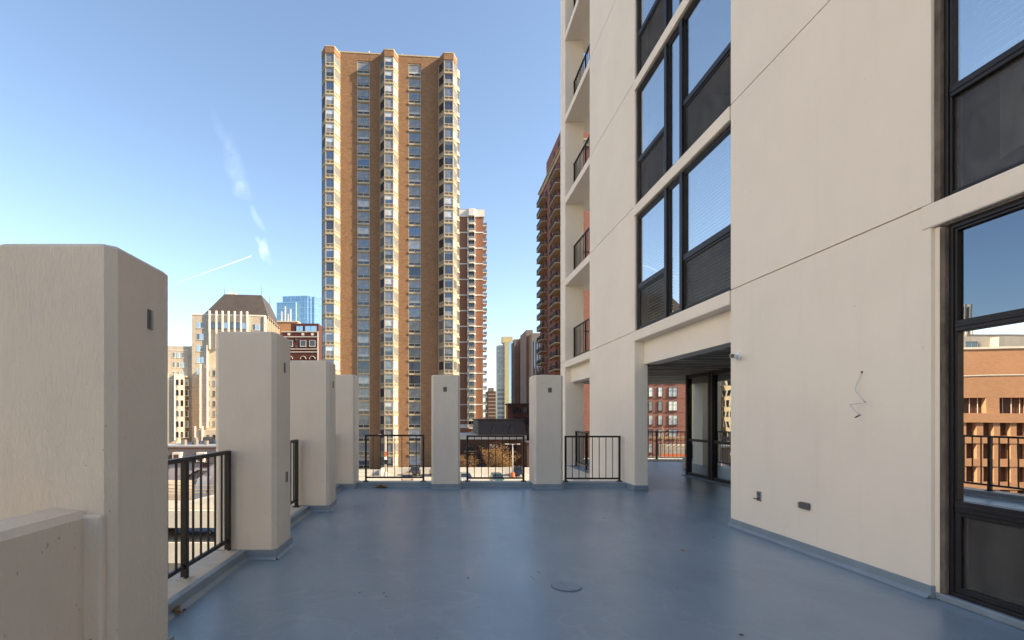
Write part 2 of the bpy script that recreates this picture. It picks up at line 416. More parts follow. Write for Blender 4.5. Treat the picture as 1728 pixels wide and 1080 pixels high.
# terrace floor
FX = 4.13           # plane of the white facade on the right
m = MB(); m.box(-2.02, FX + .02, -10, 11.0, -.35, 0); m.box(FX + .02, 16, -10, 17.6, -.352, -.002)
m.build('terrace_floor', 'floor_paint')['kind'] = 'structure'

# ================================================================== KERBS, PILLARS, PARAPET
COLY = [2.63, 5.33, 8.02, 10.65]; CD = .59; PT = 2.415
def kerb(label, x0, x1, y0, y1, along):
    t = thing('concrete_kerb', label, 'kerb', ((x0 + x1) / 2, (y0 + y1) / 2, 0), 'kerbs under the railings')
    m = MB(); m.box(x0, x1, y0, y1, -.6, .098); m.build('kerb_block', 'sill_concrete', t, .012)
    m = MB()
    if along == 'y':   # terrace side is +x
        m.prism([(x1 - .055, y0), (x1 + .012, y0), (x1 + .012, y1), (x1 - .055, y1)], 0.002, .103)
        m.poly([(x1 + .012, y0, .03), (x1 + .05, y0, .002), (x1 + .05, y1, .002), (x1 + .012, y1, .03)])
    else:
        m.box(x0, x1, y0 - .012, y0 + .10, .002, .103)
        m.poly([(x0, y0 - .05, .002), (x1, y0 - .05, .002), (x1, y0 - .012, .03), (x0, y0 - .012, .03)])
    m.build('base_coat', 'base_paint', t, .006)
for k in range(3):
    kerb(('kerb between the first and second pillars on the left', 'kerb between the second and third pillars on the left', 'kerb between the third pillar and the corner pillar')[k],
         -2.36, -2.0, COLY[k] + CD, COLY[k + 1], 'y')
kerb('kerb under the far railing between corner pillar and middle pillar', -1.68, -.06, 10.88, 11.24, 'x')
kerb('kerb under the far railing between middle pillar and right pillar', .545, 2.12, 10.88, 11.24, 'x')
kerb('kerb under the far railing beside the white building', 2.713, 4.13, 10.88, 11.24, 'x')
MB().box(-2.36, -2.02, -10, 11.2, STREET, -.6).box(-2.02, 4.12, 10.9, 11.2, STREET, -.4).build('retaining_wall', 'cream_paint')
tag(bpy.data.objects['retaining_wall'], 'tall cream wall below the edge of the terrace', 'wall')

def wall_band(t, x0, x1, y0, y1, sides):
    """grey painted cove at the foot of a pillar"""
    e = .012; h = .105; m = MB()
    m.box(x0 - e, x1 + e, y0 - e, y1 + e, .001, h)
    c = .038
    if 'f' in sides: m.poly([(x0 - e, y0 - c, .003), (x1 + e, y0 - c, .003), (x1 + e, y0 - e, .03), (x0 - e, y0 - e, .03)])
    if 'r' in sides: m.poly([(x1 + c, y0 - e, .003), (x1 + c, y1 + e, .003), (x1 + e, y1 + e, .03), (x1 + e, y0 - e, .03)])
    if 'l' in sides: m.poly([(x0 - c, y1 + e, .003), (x0 - c, y0 - e, .003), (x0 - e, y0 - e, .03), (x0 - e, y1 + e, .03)])
    m.build('base_coat', 'base_paint', t, .004)
def pillar(label, x0, x1, y0, y1, sides='fr', top=PT, ch=.045):
    t = thing('concrete_pillar', label, 'pillar', ((x0 + x1) / 2, (y0 + y1) / 2, 0), 'cream concrete pillars round the terrace')
    m = MB(); c = ch; hw, hd = x1, y1
    poly = [(x0 + c, y0), (x1 - c, y0), (x1, y0 + c), (x1, y1 - c), (x1 - c, y1), (x0 + c, y1), (x0, y1 - c), (x0, y0 + c)]
    m.prism(poly, -.5, top - .02)
    i = 0.02
    tp = [(x + (i if x < (x0 + x1) / 2 else -i), y + (i if y < (y0 + y1) / 2 else -i)) for x, y in poly]
    n = 8
    for k in range(n):
        j = (k + 1) % n
        m.poly([(*poly[k], top - .02), (*poly[j], top - .02), (*tp[j], top), (*tp[k], top)])
    m.poly([(*q, top) for q in tp])
    m.build('shaft', 'stucco_paint' if y0 < 4 else 'stucco_smooth', t)
    wall_band(t, x0, x1, y0, y1, sides)
    return t
P1 = pillar('nearest cream pillar on the left with brush-marked stucco and the low parapet against it', -2.33, -1.68, COLY[0], COLY[0] + CD, 'r')
P2 = pillar('second cream pillar on the left, with a flush outlet near its foot', -2.33, -1.68, COLY[1], COLY[1] + CD)
P3 = pillar('third cream pillar on the left, third from the camera', -2.33, -1.68, COLY[2], COLY[2] + CD)
P4 = pillar('cream corner pillar at the far left of the terrace', -2.30, -1.68, COLY[3], COLY[3] + CD)
P5 = pillar('cream pillar in the middle of the far edge', -.063, .545, 10.62, 11.22, 'f', 2.405)
P6 = pillar('cream pillar at the far edge nearest the white building', 2.10, 2.713, 10.60, 11.2, 'fl', 2.40)
pillar('cream pillar beside the camera at the near end of the parapet', -2.33, -1.68, -.06, .53, 'r')

pt = thing('low_parapet', 'low cream parapet wall running to the nearest pillar', 'wall', (-1.9, 1.6, 0))
m = MB()
sec = [(-1.80, -.4), (-1.80, .985), (-1.835, 1.018), (-2.0, 1.03), (-2.0, -.4)]
y0, y1 = .53, 2.66
m.poly([(x, y0, z) for x, z in sec]).poly([(x, y1, z) for x, z in reversed(sec)])
for k in range(5):
    a, b = sec[k], sec[(k + 1) % 5]; m.poly([(a[0], y1, a[1]), (b[0], y1, b[1]), (b[0], y0, b[1]), (a[0], y0, a[1])])
m.build('wall_block', 'stucco_paint', pt, .006)
# small raised shoulder where parapet meets the pillar
MB().box(-1.82, -1.71, 2.585, 2.635, -.2, 1.0).build('wall_end', 'stucco_paint', pt, .018, 3)

# ------------------------------------------------------------------ railings
def railing(name, label, p0, p1, ztop, zbot, zbase, posts, nb, group, pw=.045, bw=.016, parent=None, feet=True):
    p0 = Vector((*p0, 0)); p1 = Vector((*p1, 0)); d = p1 - p0; L = d.length; d.normalize(); rz = math.atan2(d.y, d.x)
    if parent is None: t = thing(name, label, 'railing', tuple(p0 + Vector((0, 0, zbase))), group)
    else:
        t = None
    M = Matrix.Translation(p0) @ Matrix.Rotation(rz, 4, 'Z')
    if parent is not None:
        m = MB(); m.box(0, L, -.024, .024, ztop - .035, ztop, M=M); m.box(0, L, -.016, .016, zbot, zbot + .035, M=M)
        for s in posts: m.box(s - pw / 2, s + pw / 2, -pw / 2, pw / 2, zbase, ztop - .03, M=M)
        n = int(L / .14)
        for k in range(1, n): m.box(k * L / n - bw / 2, k * L / n + bw / 2, -bw / 2, bw / 2, zbot + .03, ztop - .03, M=M)
        return m.build(name, 'rail_black', parent)
    m = MB(); m.box(-pw / 2, L + pw / 2, -.026, .026, ztop - .038, ztop, M=M); m.build('top_rail', 'rail_black', t, .004)
    m = MB(); m.box(0, L, -.015, .015, zbot - .018, zbot + .018, M=M); m.build('bottom_rail', 'rail_black', t, .003)
    m0 = MB(); m0.box(-pw / 2, pw / 2, -pw / 2, pw / 2, zbase, ztop - .036, M=Matrix.Rotation(rz, 4, 'Z'))
    first = None
    for s in posts:
        q = p0 + d * s
        if first is None:
            for i, v in enumerate(m0.v): m0.v[i] = tuple(Vector(v) + q)
            first = m0.build('post', 'rail_black', t, .003, at=tuple(q))
            if feet:
                fm = MB(); fm.box(-.055, .055, -.05, .05, zbase, zbase + .012, 0, M=Matrix.Translation(q) @ Matrix.Rotation(rz, 4, 'Z'))
                for a in (-.04, .04): fm.box(a - .009, a + .009, -.01, .01, zbase + .012, zbase + .026, 0, M=Matrix.Translation(q) @ Matrix.Rotation(rz, 4, 'Z'))
                fo = fm.build('foot_plate', 'rail_black' if feet == 'dark' else 'sill_concrete', first)
                fo.location = (0, 0, 0)
                # mesh already relative to the post's origin
        else: inst(first, t, q)
    fb = None; edges = sorted(posts); cnt = nb
    for a, b in zip(edges, edges[1:]):
        for k in range(1, cnt + 1):
            q = p0 + d * (a + (b - a) * k / (cnt + 1))
            if fb is None:
                m = MB(); m.box(-bw / 2, bw / 2, -bw / 2, bw / 2, zbot + .018, ztop - .036, M=Matrix.Translation(q) @ Matrix.Rotation(rz, 4, 'Z'))
                fb = m.build('baluster', 'rail_black', t, at=tuple(q))
            else: inst(fb, t, q)
    return t
GR = 'black metal railings round the terrace'
railing('metal_railing', 'black railing between the first and second pillars on the left', (-2.17, 3.50), (-2.17, 5.29), 1.157, .21, .098, [0, .88, 1.79], 5, GR, .052, feet='pale')
railing('metal_railing', 'black railing between the second and third pillars on the left', (-2.17, 6.0), (-2.17, 7.93), 1.157, .21, .098, [0, .96, 1.93], 5, GR, .052, feet='dark')
railing('metal_railing', 'black railing between the third left pillar and the corner pillar', (-2.17, 8.70), (-2.17, 10.56), 1.157, .21, .098, [0, .93, 1.86], 5, GR, .052, feet='dark')
railing('metal_railing', 'far black railing in front of the tan brick tower', (-1.505, 11.08), (-.24, 11.08), 1.13, .19, .098, [0, 1.265], 7, GR, .042, .014, feet='dark')
railing('metal_railing', 'far black railing in front of the orange autumn tree', (.725, 11.08), (1.96, 11.08), 1.115, .175, .098, [0, 1.235], 7, GR, .042, .014, feet='dark')
railing('metal_railing', 'far black railing in front of the white facade', (2.885, 11.08), (4.07, 11.08), 1.105, .165, .098, [0, 1.185], 7, GR, .042, .014, feet='dark')
railing('metal_railing', 'black railing at the far end of the covered passage', (4.9, 17.45), (11.9, 17.45), 1.03, .13, .06, [0, 1.4, 2.8, 4.2, 5.6, 7.0], 9, GR, .05, .014, feet='dark')
railing('metal_railing', 'black railing in the ground opening at the far corner of the white building', (4.42, 13.6), (4.42, 15.7), 1.09, .13, .0, [0, 1.05, 2.1], 7, GR, .05, .014, feet='dark')
t = thing('concrete_kerb', 'low kerb under the railing at the end of the passage', 'kerb', (8, 17.5, 0), 'kerbs under the railings')
MB().box(4.75, 16, 17.35, 17.62, -.36, .06).build('kerb_block', 'sill_concrete', t, .01)

# ================================================================== WHITE APARTMENT BUILDING (right)
AB = thing('apartment_building', 'cream painted apartment block with dark framed windows along the right of the terrace', 'building', (FX, 6, 0))
S0, FP = 3.28, 2.58
BX = FX + .27
def wseg(m, y0, y1, z0, z1, x0=FX, x1=BX): m.box(x0, x1, y0, y1, z0, z1)
NF = 14
levels = [S0 + FP * k for k in range(NF)]
def panel_stack(y0, y1, zb, first=0):
    m = MB(); g = .006; zz = [zb] + levels
    for a, b in zip(zz, zz[1:]): m.box(FX, BX - .001, y0, y1, a + (g if a != zb else 0), b - g)
    return m.build('wall', 'cream_paint', AB, .004)
def backing(y0, y1, zb): MB().box(FX + .022, BX - .02, y0 + .01, y1 - .01, zb + .01, levels[-1] - .02).build('joint_backing', 'joint_tan', AB)
for (y0, y1, zb) in ((4.19, 7.02, 0), (10.39, 13.4, STREET), (15.9, 16.5, STREET), (-30, .74, 0)):
    panel_stack(y0, y1, zb); backing(y0, y1, zb)
m = MB()
for a, b in ((-.35, -1.0), (-1.0, -2.2), (-2.2, -4.8), (-4.8, -7.4), (-7.4, STREET)): m.box(FX + .001, BX, 11.0, 16.5, b + .005, a - .005)
m.build('wall', 'cream_paint', AB, .003)
# the return of the pier and the corner pier
MB().box(FX + .27, 4.71, 15.9, 16.5, STREET, levels[-1]).build('corner_pier', 'cream_paint', AB)
# sill beams
def beam(y0, y1, zt, rec=False, h=.2):
    m = MB(); m.box(FX - .012, BX, y0, y1, zt - h, zt); return m.build('sill_beam', 'cream_paint', AB, .012)
for k in range(0, NF - 1):
    z = levels[k]
    beam(7.045, 10.43, z); beam(.76, 4.265, z); beam(13.36, 15.94, z)
for k in range(6, NF - 1):      # floors that never show: plain infill of the bays
    pass
# recessed lintels over the ground floor openings
MB().box(4.315, 4.62, 7.02, 10.385, 2.60, 3.08).build('lintel', 'cream_paint', AB, .006)
MB().box(4.315, 4.71, 13.4, 15.9, 2.62, 3.08).build('lintel', 'cream_paint', AB, .006)
# slabs / core
MB().box(4.63, 20, -30, 16.4, 2.60, 3.07).build('passage_ceiling', 'ceiling_boards', AB)
m = MB()
m.box(7.4, 20, -30, 13.41, 3.09, levels[-1]); m.box(6.0, 20, 13.42, 16.49, 3.085, levels[-1]); m.box(4.41, 6.4, 13.28, 13.40, 3.085, levels[-1])
m.build('core_wall', 'cream_paint', AB)
m = MB(); m.box(7.3, 7.39, -29, 13.2, 3.1, levels[-1] - .1)
for k in range(1, NF - 1): m.box(4.41, 7.29, -30, 13.27, levels[k] - .19, levels[k] - .02)
for y in (4.3, 6.9, 10.5): m.box(4.42, 7.28, y, y + .12, 3.1, levels[-1] - .3)
m.build('interior', 'interior', AB)
MB().box(4.0, 20, -30, 16.6, levels[-1] + .001, levels[-1] + .4).build('roof_slab', 'cream_paint', AB)
for k in range(0, NF - 1):
    z = levels[k]
    MB().box(4.30, 5.99, 13.43, 16.46, z - .18, z - .03).build('balcony', 'cream_paint', AB)
    if k < 7:
        railing('balcony_railing', '', (4.40, 13.46), (4.40, 15.86), z + 1.05, z + .12, z - .03, [.03, 1.2, 2.36], 0, None, parent=AB)
        railing('balcony_railing', '', (4.75, 16.40), (5.95, 16.40), z + 1.05, z + .12, z - .03, [.03, 1.17], 0, None, parent=AB)
# ground floor far corner pillar + column inside passage
MB().box(9.4, 9.9, 15.8, 16.35, 0, 2.6).build('passage_column', 'cream_paint', AB)
# the base coat along the walls
def foot(x, y0, y1, m):
    m.box(x - .012, x + .05, y0, y1, .001, .105); m.poly([(x - .05, y0, .003), (x - .012, y0, .035), (x - .012, y1, .035), (x - .05, y1, .003)])
m = MB(); foot(FX, 4.178, 7.032, m); m.build('base_coat', 'base_paint', AB, .004)
m = MB(); m.box(FX - .012, BX + .012, 10.378, 10.6, .001, .104); m.box(FX - .05, FX - .012, 10.34, 10.6, .001, .02)
m.box(FX - .012, FX + .05, 10.6, 10.86, .001, .104)
m.build('base_coat', 'base_paint', AB, .004)

# windows (facade plane faces -x; y runs away from camera)
def frame_rect(m, x0, x1, y0, y1, z0, z1, w):
    m.box(x0, x1, y0, y0 + w, z0, z1); m.box(x0, x1, y1 - w, y1, z0, z1)
    m.box(x0, x1, y0 + w, y1 - w, z0, z0 + w); m.box(x0, x1, y0 + w, y1 - w, z1 - w, z1)
def slats(m, x, y0, y1, z0, z1):
    n = int((z1 - z0) / .058)
    for k in range(n):
        z = z1 - k * .058; m.poly([(x - .018, y0, z - .034), (x - .018, y1, z - .034), (x + .014, y1, z), (x + .014, y0, z)])
def upper_window(y0, y1, z0, z1, blinds, sheet=False, dress=0):
    """y0 near the camera, y1 far; 1.4 sash | post | narrow light | post | 1.28 sash"""
    H = z1 - z0; xf = FX + .055
    m = MB(); frame_rect(m, xf, xf + .07, y0, y1, z0, z1, .045)
    zt = z0 + .9
    n0, n1 = y0 + 1.41, y0 + 1.50       # near post
    g0, g1 = y0 + 1.98, y0 + 2.07       # far post
    m.box(xf - .03, xf + .06, n0, n1, z0 + .002, z1 - .002); m.box(xf - .03, xf + .06, g0, g1, z0 + .002, z1 - .002)
    for a, b in ((y0 + .05, n0), (g1, y1 - .05)):
        m.box(xf - .012, xf + .05, a, b, zt - .045, zt + .045); frame_rect(m, xf + .006, xf + .052, a, b, z0 + .05, zt - .045, .035)
        frame_rect(m, xf + .01, xf + .05, a, b, zt + .045, z1 - .05, .022)
    frame_rect(m, xf + .01, xf + .05, n1, g0, z0 + .05, z1 - .05, .03)
    w = m.build('window', 'frame_black', AB, .004)
    m = MB(); m.box(xf - .02, xf + .075, y0 - .03, y0 + .001, z0, z1); m.box(xf - .02, xf + .075, y1 - .001, y1 + .03, z0, z1); m.box(xf - .02, xf + .075, y0, y1, z1 + .0, z1 + .028)
    m.build('sealant', 'sealant', w)
    for a, b in ((y0 + .07, n0 - .02), (g1 + .02, y1 - .07)):
        MB().box(xf + .028, xf + .034, a, b, zt + .06, z1 - .07).build('pane', 'glass_sky', w)
        MB().box(xf + .024, xf + .036, a + .01, b - .01, z0 + .08, zt - .08).build('insect_screen', 'insect_mesh', w)
    MB().box(xf + .028, xf + .034, n1 + .025, g0 - .025, z0 + .08, z1 - .08).build('pane', 'glass_sky', w)
    m = MB(); xb = xf + .16
    for j, (a, b) in enumerate(((y0 + .1, n0 - .03), (n1 + .02, g0 - .02), (g1 + .03, y1 - .1))):
        drop = blinds[j]
        if drop > 0: slats(m, xb, a, b, z1 - .08 - drop * (H - .15), z1 - .08)
    if m.v: m.build('blind', 'blind', w)
    if sheet:
        MB().box(xf + .20, xf + .206, y0 + .10, y0 + .42, z0 + .45, z1 - .3).build('curtain', 'paper', w)
        MB().box(xf + .24, xf + .246, g1 + .3, g1 + .62, z0 + .1, z0 + 1.9).build('curtain', 'paper', w)
    return w
wz = lambda k: (levels[k] + .002, levels[k + 1] - .23)
for k, bl in ((0, (.98, .98, .98)), (1, (.0, .5, .25)), (2, (.5, .4, .0)), (3, (.3, .3, .8)), (4, (1, 1, 1))):
    z0, z1 = wz(k); upper_window(7.05, 10.36, z0, z1, bl, sheet=(k < 2))
def simple_far(y0, y1, z0, z1):
    m = MB(); frame_rect(m, FX + .075, FX + .14, y0, y1, z0, z1, .05); m.box(FX + .03, FX + .13, y0 + 1.41, y0 + 1.57, z0, z1); m.box(FX + .03, FX + .13, y0 + 1.9, y0 + 2.09, z0, z1)
    w = m.build('window', 'frame_black', AB); MB().box(FX + .1, FX + .11, y0 + .05, y1 - .05, z0 + .05, z1 - .05).build('pane', 'glass_sky', w)
for k in range(5, NF - 1): simple_far(7.05, 10.36, *wz(k))
for k in range(1, NF - 1): simple_far(.78, 4.16, *wz(k))
# near bay, first floor: blind raised half way, a sheet of paper taped behind the lower pane
def near_window(z0, z1, ground):
    y0, y1 = .76, (4.10 if ground else 4.14); xf = FX + .055
    m = MB(); frame_rect(m, xf, xf + .10, y0, y1, z0, z1, .034)
    frame_rect(m, xf + .012, xf + .085, y0 + .034, y1 - .034, z0 + .034, z1 - .034, .022)
    n0 = y0 + 1.60
    m.box(xf - .03, xf + .09, n0 - .5, n0 - .38, z0 + .002, z1 - .002); m.box(xf - .03, xf + .09, n0, n0 + .12, z0 + .002, z1 - .002)
    zt = [z0 + .86] if not ground else [.79, 2.235]
    for z in zt:
        for a, b in ((n0 + .12, y1 - .056), (y0 + .06, n0 - .5)):
            m.box(xf - .004, xf + .08, a, b, z - .045, z + .045); m.box(xf - .012, xf + .07, a, b, z - .012, z + .012)
    w = m.build('window', 'frame_black', AB, .005)
    m = MB(); m.box(xf - .03, xf + .10, y1, y1 + (.044 if ground else .05), z0, z1); m.box(xf - .03, xf + .10, y0, y1, z1 + .0, z1 + .028)
    m.build('sealant', 'sealant', w, .006)
    yy = [(n0 + .12, y1 - .05), (n0 - .38, n0), (y0 + .09, n0 - .5)]
    for a, b in yy:
        if ground:
            MB().box(xf + .040, xf + .046, a, b, 2.28, z1 - .05).build('pane', 'glass_tint', w)
            MB().box(xf + .040, xf + .046, a, b, .835, 2.19).build('pane', 'glass_mirror', w)
            MB().box(xf + .036, xf + .05, a + .03, b - .03, z0 + .08, .745).build('insect_screen', 'insect_mesh', w)
            m = MB(); frame_rect(m, xf + .012, xf + .06, a, b, z0 + .05, .745, .035); m.build('screen_frame', 'frame_black', w, .004)
        else:
            MB().box(xf + .040, xf + .046, a, b, zt[0] + .045, z1 - .05).build('pane', 'glass_sky', w)
            MB().box(xf + .036, xf + .042, a, b, z0 + .05, zt[0] - .045).build('insect_screen', 'insect_mesh', w)
            m = MB(); slats(m, xf + .17, a + .02, b - .02, zt[0] + .22, z1 - .1); m.box(xf + .155, xf + .185, a + .02, b - .02, zt[0] + .16, zt[0] + .20); m.build('blind', 'blind', w)
    if not ground:
        m = MB(); n = 10
        for k in range(n):
            a = 3.86 - .80 * k / n; b = 3.86 - .80 * (k + 1) / n; w1 = .012 * math.sin(k * 1.1); w2 = .012 * math.sin((k + 1) * 1.1)
            zl = lambda q: z0 + .20 + .035 * math.sin(q * .9)
            m.poly([(xf + .15 + w1, a, zl(k)), (xf + .15 + w2, b, zl(k + 1)), (xf + .15 + w2, b, z0 + .84), (xf + .15 + w1, a, z0 + .84)])
        m.build('paper_sheet', 'paper', w, smooth=True)
        MB().box(xf + .22, xf + .9, y0, y1, z0, z0 + .72).build('window_seat', 'interior', w)
near_window(S0 + .002, levels[1] - .23, False)
near_window(.06, S0 - .22, True)
MB().box(FX + .02, FX + .16, .74, 4.175, .0, .06).build('window_step', 'base_paint', AB, .01)
MB().box(FX + .028, BX - .003, 4.145, 4.189, .001, 3.075).build('window_reveal', 'cream_paint', AB, .004)
# sides of the bay reveal at ground level
MB().box(4.41, 7.4, 4.2, 4.32, 0, 2.59).box(4.41, 7.4, 6.9, 7.0, 0, 2.59).box(7.39, 7.5, .0, 4.2, 0, 2.59).box(4.41, 7.4, .6, .7, 0, 2.59).build('interior', 'interior', AB)

# glass lobby in the passage
LB = AB
LX, LY0, LY1 = 6.57, 7.02, 13.1
m = MB(); m.box(LX - .03, LX + .07, LY0, LY1, .02, .10); m.box(LX - .03, LX + .07, LY0, LY1, 2.50, 2.598); m.box(LX - .02, LX + .06, LY0, LY1, .90, .96)
for y in (LY1 - .09, 11.95, 11.83, 10.75, 9.55, 8.4): m.box(LX - .045, LX + .075, y, y + .085, .02, 2.597)
m.box(LX, 9.6, LY1 - .08, LY1, .02, .1); m.box(LX, 9.6, LY1 - .08, LY1, 2.5, 2.597); m.box(LX, 9.6, LY1 - .07, LY1 - .01, .9, .96)
for x in (7.9, 9.5): m.box(x, x + .08, LY1 - .085, LY1 + .005, .02, 2.597)
lf = m.build('lobby_screen', 'frame_black', AB, .004)
MB().box(LX + .02, LX + .026, LY0 + .05, LY1 - .1, .10, 2.5).build('pane', 'glass_lobby', lf)
MB().box(LX + .08, 9.5, LY1 - .045, LY1 - .04, .1, 2.5).build('pane', 'glass_lobby', lf)
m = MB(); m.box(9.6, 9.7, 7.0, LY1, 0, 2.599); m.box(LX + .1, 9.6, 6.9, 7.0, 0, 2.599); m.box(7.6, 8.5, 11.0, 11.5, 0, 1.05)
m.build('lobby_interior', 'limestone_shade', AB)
MB().box(LX - .12, LX - .03, LY0, LY1 + .06, .001, .03).build('threshold', 'base_paint', AB, .006)
# low planter on the terrace beyond the lobby glass
t = thing('planter', 'small pale planter standing beyond the glass lobby corner', 'planter', (7.45, 14.6, 0))
MB().prism([(7.30, 14.45), (7.66, 14.45), (7.66, 14.85), (7.30, 14.85)], 0.0, .36).build('planter_box', 'paint_silver', t, .03, 3)
mm = MB()
for k in range(90):
    a = random.uniform(0, 6.28); r = random.uniform(0, .17); z = random.uniform(.34, .56); x, y = 7.48 + r * math.cos(a), 14.65 + r * math.sin(a)
    b = random.uniform(0, 3.1); s = .04
    mm.poly([(x - s * math.cos(b), y - s * math.sin(b), z), (x, y, z - s * .6), (x + s * math.cos(b), y + s * math.sin(b), z + .02), (x, y, z + s)])
mm.build('foliage', 'leaf_brown', t)

# ------------------------------------------------------------------ things on the facade
t = thing('security_camera', 'white bullet security camera fixed high beside the passage', 'camera', (FX, 6.86, 2.34))
m = MB(); m.tube([(FX - .03, 6.82, 2.335), (FX + .002, 6.82, 2.335)], [.048, .055], 20); m.build('mount', 'white_plastic', t, .004, smooth=True)
m = MB(); m.tube([(FX - .03, 6.83, 2.335), (FX - .07, 6.84, 2.335)], [.024, .024], 14).build('arm', 'white_plastic', t, smooth=True)
m = MB(); m.tube([(FX - .05, 6.88, 2.34), (FX - .085, 6.83, 2.338), (FX - .15, 6.73, 2.328)], [.026, .034, .033], 18).build('body', 'white_plastic', t, smooth=True)
m = MB(); m.tube([(FX - .15, 6.73, 2.328), (FX - .158, 6.718, 2.327)], [.027, .025], 18).build('lens', 'grey_plastic', t)
t = thing('power_outlet', 'small grey electrical outlet on the cream wall below the security camera', 'outlet', (FX, 6.40, .5))
MB().box(FX - .012, FX + .001, 6.36, 6.44, .44, .565).build('cover_plate', 'steel', t, .003)
MB().box(FX - .018, FX - .011, 6.38, 6.42, .455, .495).box(FX - .018, FX - .011, 6.38, 6.42, .51, .55).build('socket', 'grey_plastic', t)
MB().tube([(FX - .02, 6.40, .47), (FX - .05, 6.43, .468), (FX - .03, 6.46, .475)], .006, 6).build('wire_stub', 'leaf_brown', t)
t = thing('junction_box', 'dark grey weatherproof box low on the cream wall nearer the big window', 'box', (FX, 5.6, .52))
MB().box(FX - .03, FX + .001, 5.53, 5.66, .485, .56).build('cover', 'grey_plastic', t, .006)
MB().box(FX - .036, FX - .03, 5.655, 5.675, .49, .555).build('hinge', 'steel', t)
def wp(px, py, dx): Y = (FX - dx) * FPX / (px - CXP); return (FX - dx, Y, Z_(py, Y))
t = thing('loose_cable', 'white cable stub dangling from a hole in the cream wall', 'cable', wp(1455, 628, .0))
pts = [wp(1455, 628, .0), wp(1454, 631, .015), wp(1447, 645, .03), wp(1443, 655, .035), wp(1444, 660, .035), wp(1453, 672, .045), wp(1461, 679, .05), wp(1458, 680, .055), wp(1446, 681, .075), wp(1434, 683, .09), wp(1435, 685, .09), wp(1444, 694, .08), wp(1452, 701, .07)]
MB().tube(pts, .0038, 8).build('cord', 'cord_grey', t, smooth=True)
MB().tube([wp(1452, 700, .07), wp(1447, 702.5, .072), wp(1443, 704.5, .075)], [.005, .008, .006], 8).build('wire_cap', 'blue_cap', t, smooth=True)
MB().tube([wp(1455, 628, -.002), wp(1455, 628, .004)], .012, 12).build('hole_rim', 'sealant', t)
# flush boxes on the pillars
def pbox(label, x, y, z, axis, mats=('grey_plastic', 'steel'), w=.055, h=.115):
    t = thing('pillar_outlet', label, 'outlet', (x, y, z), 'small electrical boxes on the pillars')
    if axis == 'x':
        MB().box(x - .01, x + .006, y - w / 2, y + w / 2, z - h / 2, z + h / 2).build('cover_plate', mats[0], t, .002); MB().box(x + .006, x + .012, y - w * .1, y + w * .32, z - h * .48, z + h * .46).build('strap', mats[1], t)
    else:
        MB().box(x - w / 2, x + w / 2, y - .006, y + .01, z - h / 2, z + h / 2).build('cover_plate', mats[0], t, .002); MB().box(x - w * .2, x + w * .25, y - .014, y - .006, z - h * .1, z + h * .3).build('strap', mats[1], t)
pbox('open metal box high on the side of the nearest left pillar', -1.68, 2.975, 2.08, 'x')
pbox('small box high on the side of the second left pillar', -1.68, 5.65, 2.06, 'x')
pbox('small box high on the side of the third left pillar', -1.68, 8.35, 2.05, 'x')
pbox('small dark box high on the middle far pillar', .225, 10.62, 2.10, 'y', ('sealant', 'grey_plastic'), .075, .10)
pbox('small dark box high on the far pillar beside the building', 2.43, 10.60, 2.08, 'y', ('sealant', 'grey_plastic'), .075, .10)
pbox('pale switch plate low on the side of the second left pillar', -1.68, 5.72, .83, 'x', ('steel', 'grey_plastic'), .07, .12)

# floor drain
t = thing('floor_drain', 'round painted drain cover flush in the floor', 'drain', (1.17, 4.47, 0))
m = MB(); n = 40
m.prism([(1.17 + .135 * math.cos(2 * math.pi * k / n), 4.47 + .135 * math.sin(2 * math.pi * k / n)) for k in range(n)], .001, .004); m.build('rim', 'drain_rim', t)
m = MB(); m.prism([(1.17 + .127 * math.cos(2 * math.pi * k / n), 4.47 + .127 * math.sin(2 * math.pi * k / n)) for k in range(n)], .0042, .009); m.build('cover', 'drain_grey', t, .002)
MB().box(-.012, .012, -.11, .11, .0092, .013, M=Matrix.Translation((1.17, 4.47, 0)) @ Matrix.Rotation(R(10), 4, 'Z')).build('bar', 'base_paint', t)

# leaves
def floorpt(px, py): Y = CAMZ * FPX / (py - CYP); return ((px - CXP) * Y / FPX, Y)
def leafmesh(m, x, y, z, s, a):
    ca, sa = math.cos(a), math.sin(a)
    P = lambda u, v, w: (x + s * (u * ca - v * sa), y + s * (u * sa + v * ca), z + s * w)
    up = [P(-1, 0, .1), P(-.3, -.5, .25), P(.5, -.35, .3), P(1, 0, .15), P(.5, .4, .05), P(-.3, .5, .0)]
    m.poly(up)
LP = [(790, 977, .018), (905, 982, .014), (573, 868, .016), (655, 906, .013), (693, 862, .012), (628, 928, .013), (648, 1002, .012), (1152, 930, .03), (1153, 929, .02), (1204, 908, .014), (1010, 903, .014), (1150, 1047, .016), (1251, 1073, .02),
      (598, 855, .018), (695, 866, .014), (606, 929, .014), (607, 1002, .010), (652, 1008, .010), (760, 862, .01), (1190, 930, .016), (1070, 870, .01)]
for k, (px, py, s) in enumerate(LP):
    x, y = floorpt(px, py); m = MB(); leafmesh(m, x, y, .006, s, random.uniform(0, 6.28))
    o = m.build('dry_leaf', random.choice(('leaf_brown', 'leaf_brown', 'leaf_ochre')), at=(x, y, .004)); tag(o, 'tiny dry brown leaf lying on the grey painted floor', 'leaf', 'dry leaves scattered on the floor')
def pile(label, px, py, w, d, n, s):
    x, y = floorpt(px, py); m = MB()
    for k in range(n):
        u = random.gauss(0, .4); v = random.gauss(0, .4); h = max(0, (1 - abs(u)) * .045)
        leafmesh(m, x + u * w, y + v * d, random.uniform(.004, .01 + h), s * random.uniform(.6, 1.2), random.uniform(0, 6.28))
    for p in range(len(m.m)): m.m[p] = random.choice((0, 1))
    tag(m.build('leaf_pile', ['leaf_brown', 'leaf_ochre'], at=(x, y, 0)), label, 'leaves', kind='stuff')
